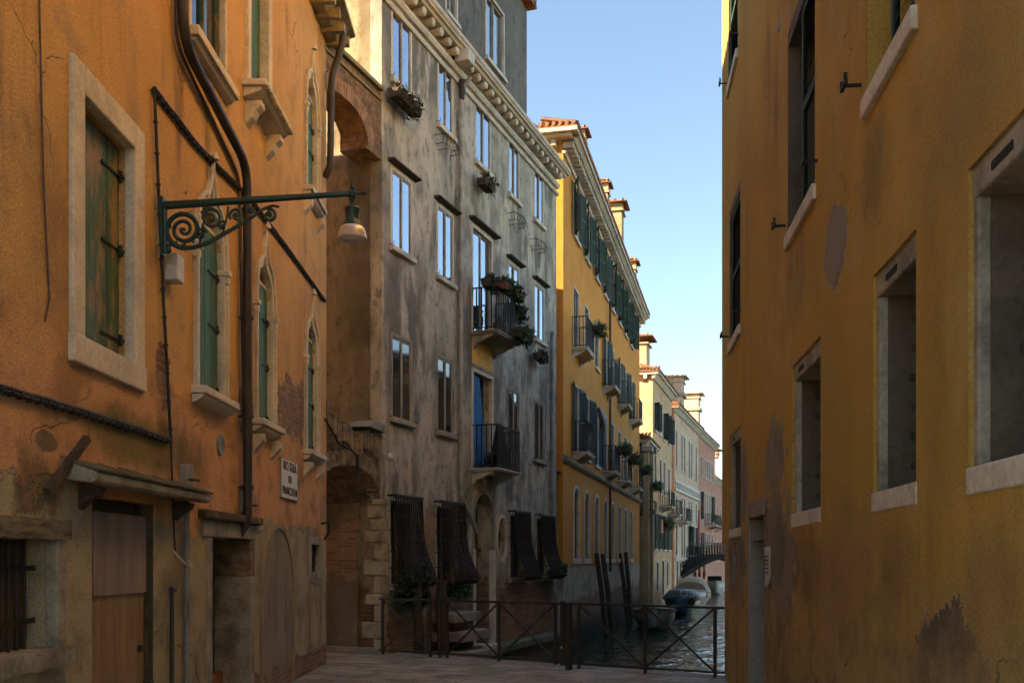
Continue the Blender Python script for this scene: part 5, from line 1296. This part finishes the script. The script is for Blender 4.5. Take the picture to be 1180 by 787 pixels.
# tilt bow toward viewer
o, sec = boat(786, 52, R(258), 5.6, 1.9, .7, 'blue boat under a striped blue and white tarpaulin', simple('blue_hull', (.03, .11, .22), .4, (.04, .09, .16), 4), 'cov')
g = NG('blue_white_tarp'); n = g.noise(1.3, 4, .6, sc=(1, 3, 1)); wv = g.n.new('ShaderNodeTexWave'); wv.inputs['Scale'].default_value = 2.2; wv.inputs['Distortion'].default_value = 3; wv.bands_direction = 'DIAGONAL'; g.l.new(g.tc, wv.inputs[0])
tm = g.out(g.mix(g.step(wv.outputs['Fac'], .5, .62), (.02, .12, .22), (.34, .36, .33)), .6, g.bump(n, .6, .06))
m = MB(); cover(m, sec, .42, 0, 14, 1.05, .16); m.build('tarpaulin', tm, o, smooth=True)
m = MB()
for sy in (-.55, .55): m.lathe((0, 0, 0), [(.0, -.09), (.14, -.08), (.19, 0), (.14, .08), (0, .09)], 12, Matrix.Translation((2.2, sy, .62)) @ Matrix.Rotation(R(90), 4, 'Y'))
m.build('fender', 'black_net', o, smooth=True)
o, sec = boat(797, 59, R(256), 6.2, 2.1, .8, 'boat under a tall beige tarpaulin behind the blue boat', 'white_paint', 'cov')
m = MB(); cover(m, sec, .85, 0, 9, 1.02, .40); m.build('tarpaulin', simple('beige_canvas', (.48, .38, .26), .8, (.40, .31, .21), 2.5, .5, sc=(3, .4, .4), bd=.08), o, smooth=True)
o, sec = boat(823, 80, R(262), 5.6, 2.0, .8, 'small white motorboat beyond the bridge', 'white_paint', 'cov')
MB().box(-.6, .5, -.5, .5, .8, 1.15).build('cabin', 'white_paint', o, bevel=.08); MB().box(.5, .56, -.55, .55, 1.0, 1.4).build('windscreen', 'glass_far', o)

# ================================================================== BRIDGE
bY = 70.5; bp0 = Vector(((781 - CX) / F * bY, bY, 0)); bp1 = Vector(((848 - CX) / F * 74, 74, 0))
bd = bp1 - bp0; br = empty('iron_bridge', bp0, 'dark arched iron footbridge crossing the canal', 'bridge', None, math.atan2(bd.y, bd.x)); bl = bd.length * 1.75
M['bridge'] = simple('blackened_iron', (.014, .013, .012), .85, (.03, .026, .02), 6, .2, spec=.2)
def bz(t): return .35 + 1.75 * math.sin(math.pi * min(1, max(0, t)))
m = MB(); n = 20
for k in range(n):
    a, b = k / n, (k + 1) / n; za, zb = bz(a), bz(b)
    for y0, y1, th in ((-.06, .06, .34), (1.94, 2.06, .34), (.06, 1.94, .1)):
        m.add([(a * bl, y0, za - th), (b * bl, y0, zb - th), (b * bl, y1, zb - th), (a * bl, y1, za - th), (a * bl, y0, za), (b * bl, y0, zb), (b * bl, y1, zb), (a * bl, y1, za)], [(3, 2, 1, 0), (4, 5, 6, 7), (0, 1, 5, 4), (1, 2, 6, 5), (2, 3, 7, 6), (3, 0, 4, 7)])
m.build('deck', 'bridge', br)
for y in (0, 2):
    m = MB(); nn = 36
    for k in range(nn + 1):
        t = k / nn; x = t * bl; m.bar((x, y, bz(t)), (x, y, bz(t) + .85), .03)
        if k < nn:
            t2 = (k + 1) / nn; x2 = t2 * bl; m.bar((x, y, bz(t) + .85), (x2, y, bz(t2) + .85), .05, .04); m.bar((x, y, bz(t) + .68), (x2, y, bz(t2) + .68), .03)
            cx, cz = (x + x2) / 2, (bz(t) + bz(t2)) / 2 + .36; rr_ = (x2 - x) * .42
            m.tube([(cx + rr_ * math.cos(a), y, cz + .28 * math.sin(a)) for a in [2 * math.pi * q_ / 10 for q_ in range(11)]], .018, 4)
    m.build('parapet', 'bridge', br)
MB().box(-1.2, .1, -.3, 2.3, -1.4, .5).box(bl - .1, bl + 1.2, -.3, 2.3, -1.4, .5).build('abutment', 'stone_grey', br)

# television aerials on the roofs
def aerial(fr, roof, s, y, z):
    m = MB().tube([(s, y, z), (s, y, z + 2.0)], .02, 5); m.bar((s - .6, y, z + 1.8), (s + .6, y, z + 1.8), .02)
    for k in range(7): m.bar((s - .55 + k * .18, y - .3, z + 1.8), (s - .55 + k * .18, y + .3, z + 1.8), .012)
    m.build('aerial', 'iron', roof)
aerial(O, rf, 8, 2, OH + .7); aerial(O, rf, 17, 2.5, OH + .8); aerial(fc, rfc, 5, 2, 13.2); aerial(fp, rfp, 9, 2.5, 12.9); aerial(fk, rfk, 4, 2, 12.6)
# washing
def hanging(fr, s, y, z0, z1, w, mat, label):
    t = fr.place('hanging_cloth', s, y, z0, label, 'cloth'); m = MB()
    for j in range(9):
        for k in range(7): m.v.append((k / 6 * w, .04 * math.sin(k * 1.9 + j * .5), j / 8 * (z1 - z0)))
    for j in range(8):
        for k in range(6): a = j * 7 + k; m.f.append((a, a + 1, a + 8, a + 7))
    o = m.build('fabric', mat, t, smooth=True); sd = o.modifiers.new('t', 'SOLIDIFY'); sd.thickness = .01
s, z = fp.at(803, 622, -.5); hanging(fp, s, -.6, z, z + 2.3, .9, simple('dark_red_cloth', (.30, .02, .03), .8), 'long dark red cloth hanging on the pale palazzo')
s, z = fc.at(762, 614, -.4); hanging(fc, s, -.4, z, z + .8, .8, simple('pink_cloth', (.60, .22, .20), .8), 'small pink cloth hanging on the cream house')
s, z = fc.at(771, 607, -.4); flower_box(fc, s - .3, -.35, z, 1.3, 'hanging green plant on the cream house beside the pale palazzo', n=420, rad=(.4, .45), group='plants on the far houses')
s, z = fm.at(750, 560, -.4); flower_box(fm, 1.9, -.5, z, 1.4, 'leafy planter under the ochre annexe upper windows', n=420, rad=(.4, .35), group='plants on the far houses')

# ================================================================== LIGHT, SKY, CAMERA
AZ, EL = 85.0, 15.5                                            # sun from the left, low
sdir = Vector((-math.sin(R(AZ)) * math.cos(R(EL)), -math.cos(R(AZ)) * math.cos(R(EL)), math.sin(R(EL))))
sl = bpy.data.lights.new('sun', 'SUN'); sl.energy = 5.0; sl.angle = R(.5); sl.color = (1, .85, .64)
so = bpy.data.objects.new('sun', sl); COL.objects.link(so); so.rotation_euler = sdir.to_track_quat('Z', 'Y').to_euler()
w = bpy.data.worlds.new('World'); scene.world = w; w.use_nodes = True
nt_ = w.node_tree; bg = nt_.nodes['Background']; sk = nt_.nodes.new('ShaderNodeTexSky'); sk.sky_type = 'NISHITA'; sk.sun_disc = False
sk.sun_elevation = R(EL); sk.sun_rotation = math.atan2(sdir.x, sdir.y)
sk.altitude = 0; sk.air_density = .9; sk.dust_density = 0; sk.ozone_density = 2.0
nt_.links.new(sk.outputs[0], bg.inputs[0]); bg.inputs[1].default_value = .07
cam = bpy.data.cameras.new('camera'); co_ = bpy.data.objects.new('camera', cam); COL.objects.link(co_); scene.camera = co_
cam.sensor_width = 36; cam.lens = 36 * F / 1180; cam.shift_y = (HY - 393.5) / 1180; cam.clip_end = 3000; cam.clip_start = .05
co_.location = (0, 0, EYE); co_.rotation_euler = (R(90), 0, 0)
scene.render.resolution_x = 1024; scene.render.resolution_y = 682
scene.view_settings.view_transform = 'Standard'; scene.view_settings.look = 'None'; scene.view_settings.exposure = 2.65; scene.view_settings.gamma = 1
try:
    scene.view_settings.use_white_balance = True; scene.view_settings.white_balance_temperature = 7500; scene.view_settings.white_balance_tint = 10
except Exception: pass
cy = scene.cycles
cy.max_bounces = 6; cy.diffuse_bounces = 4; cy.glossy_bounces = 3; cy.transmission_bounces = 3; cy.transparent_max_bounces = 4; cy.caustics_reflective = False; cy.caustics_refractive = False
cy.sample_clamp_indirect = 6

cy.use_adaptive_sampling = True; cy.adaptive_threshold = .035; cy.adaptive_min_samples = 12
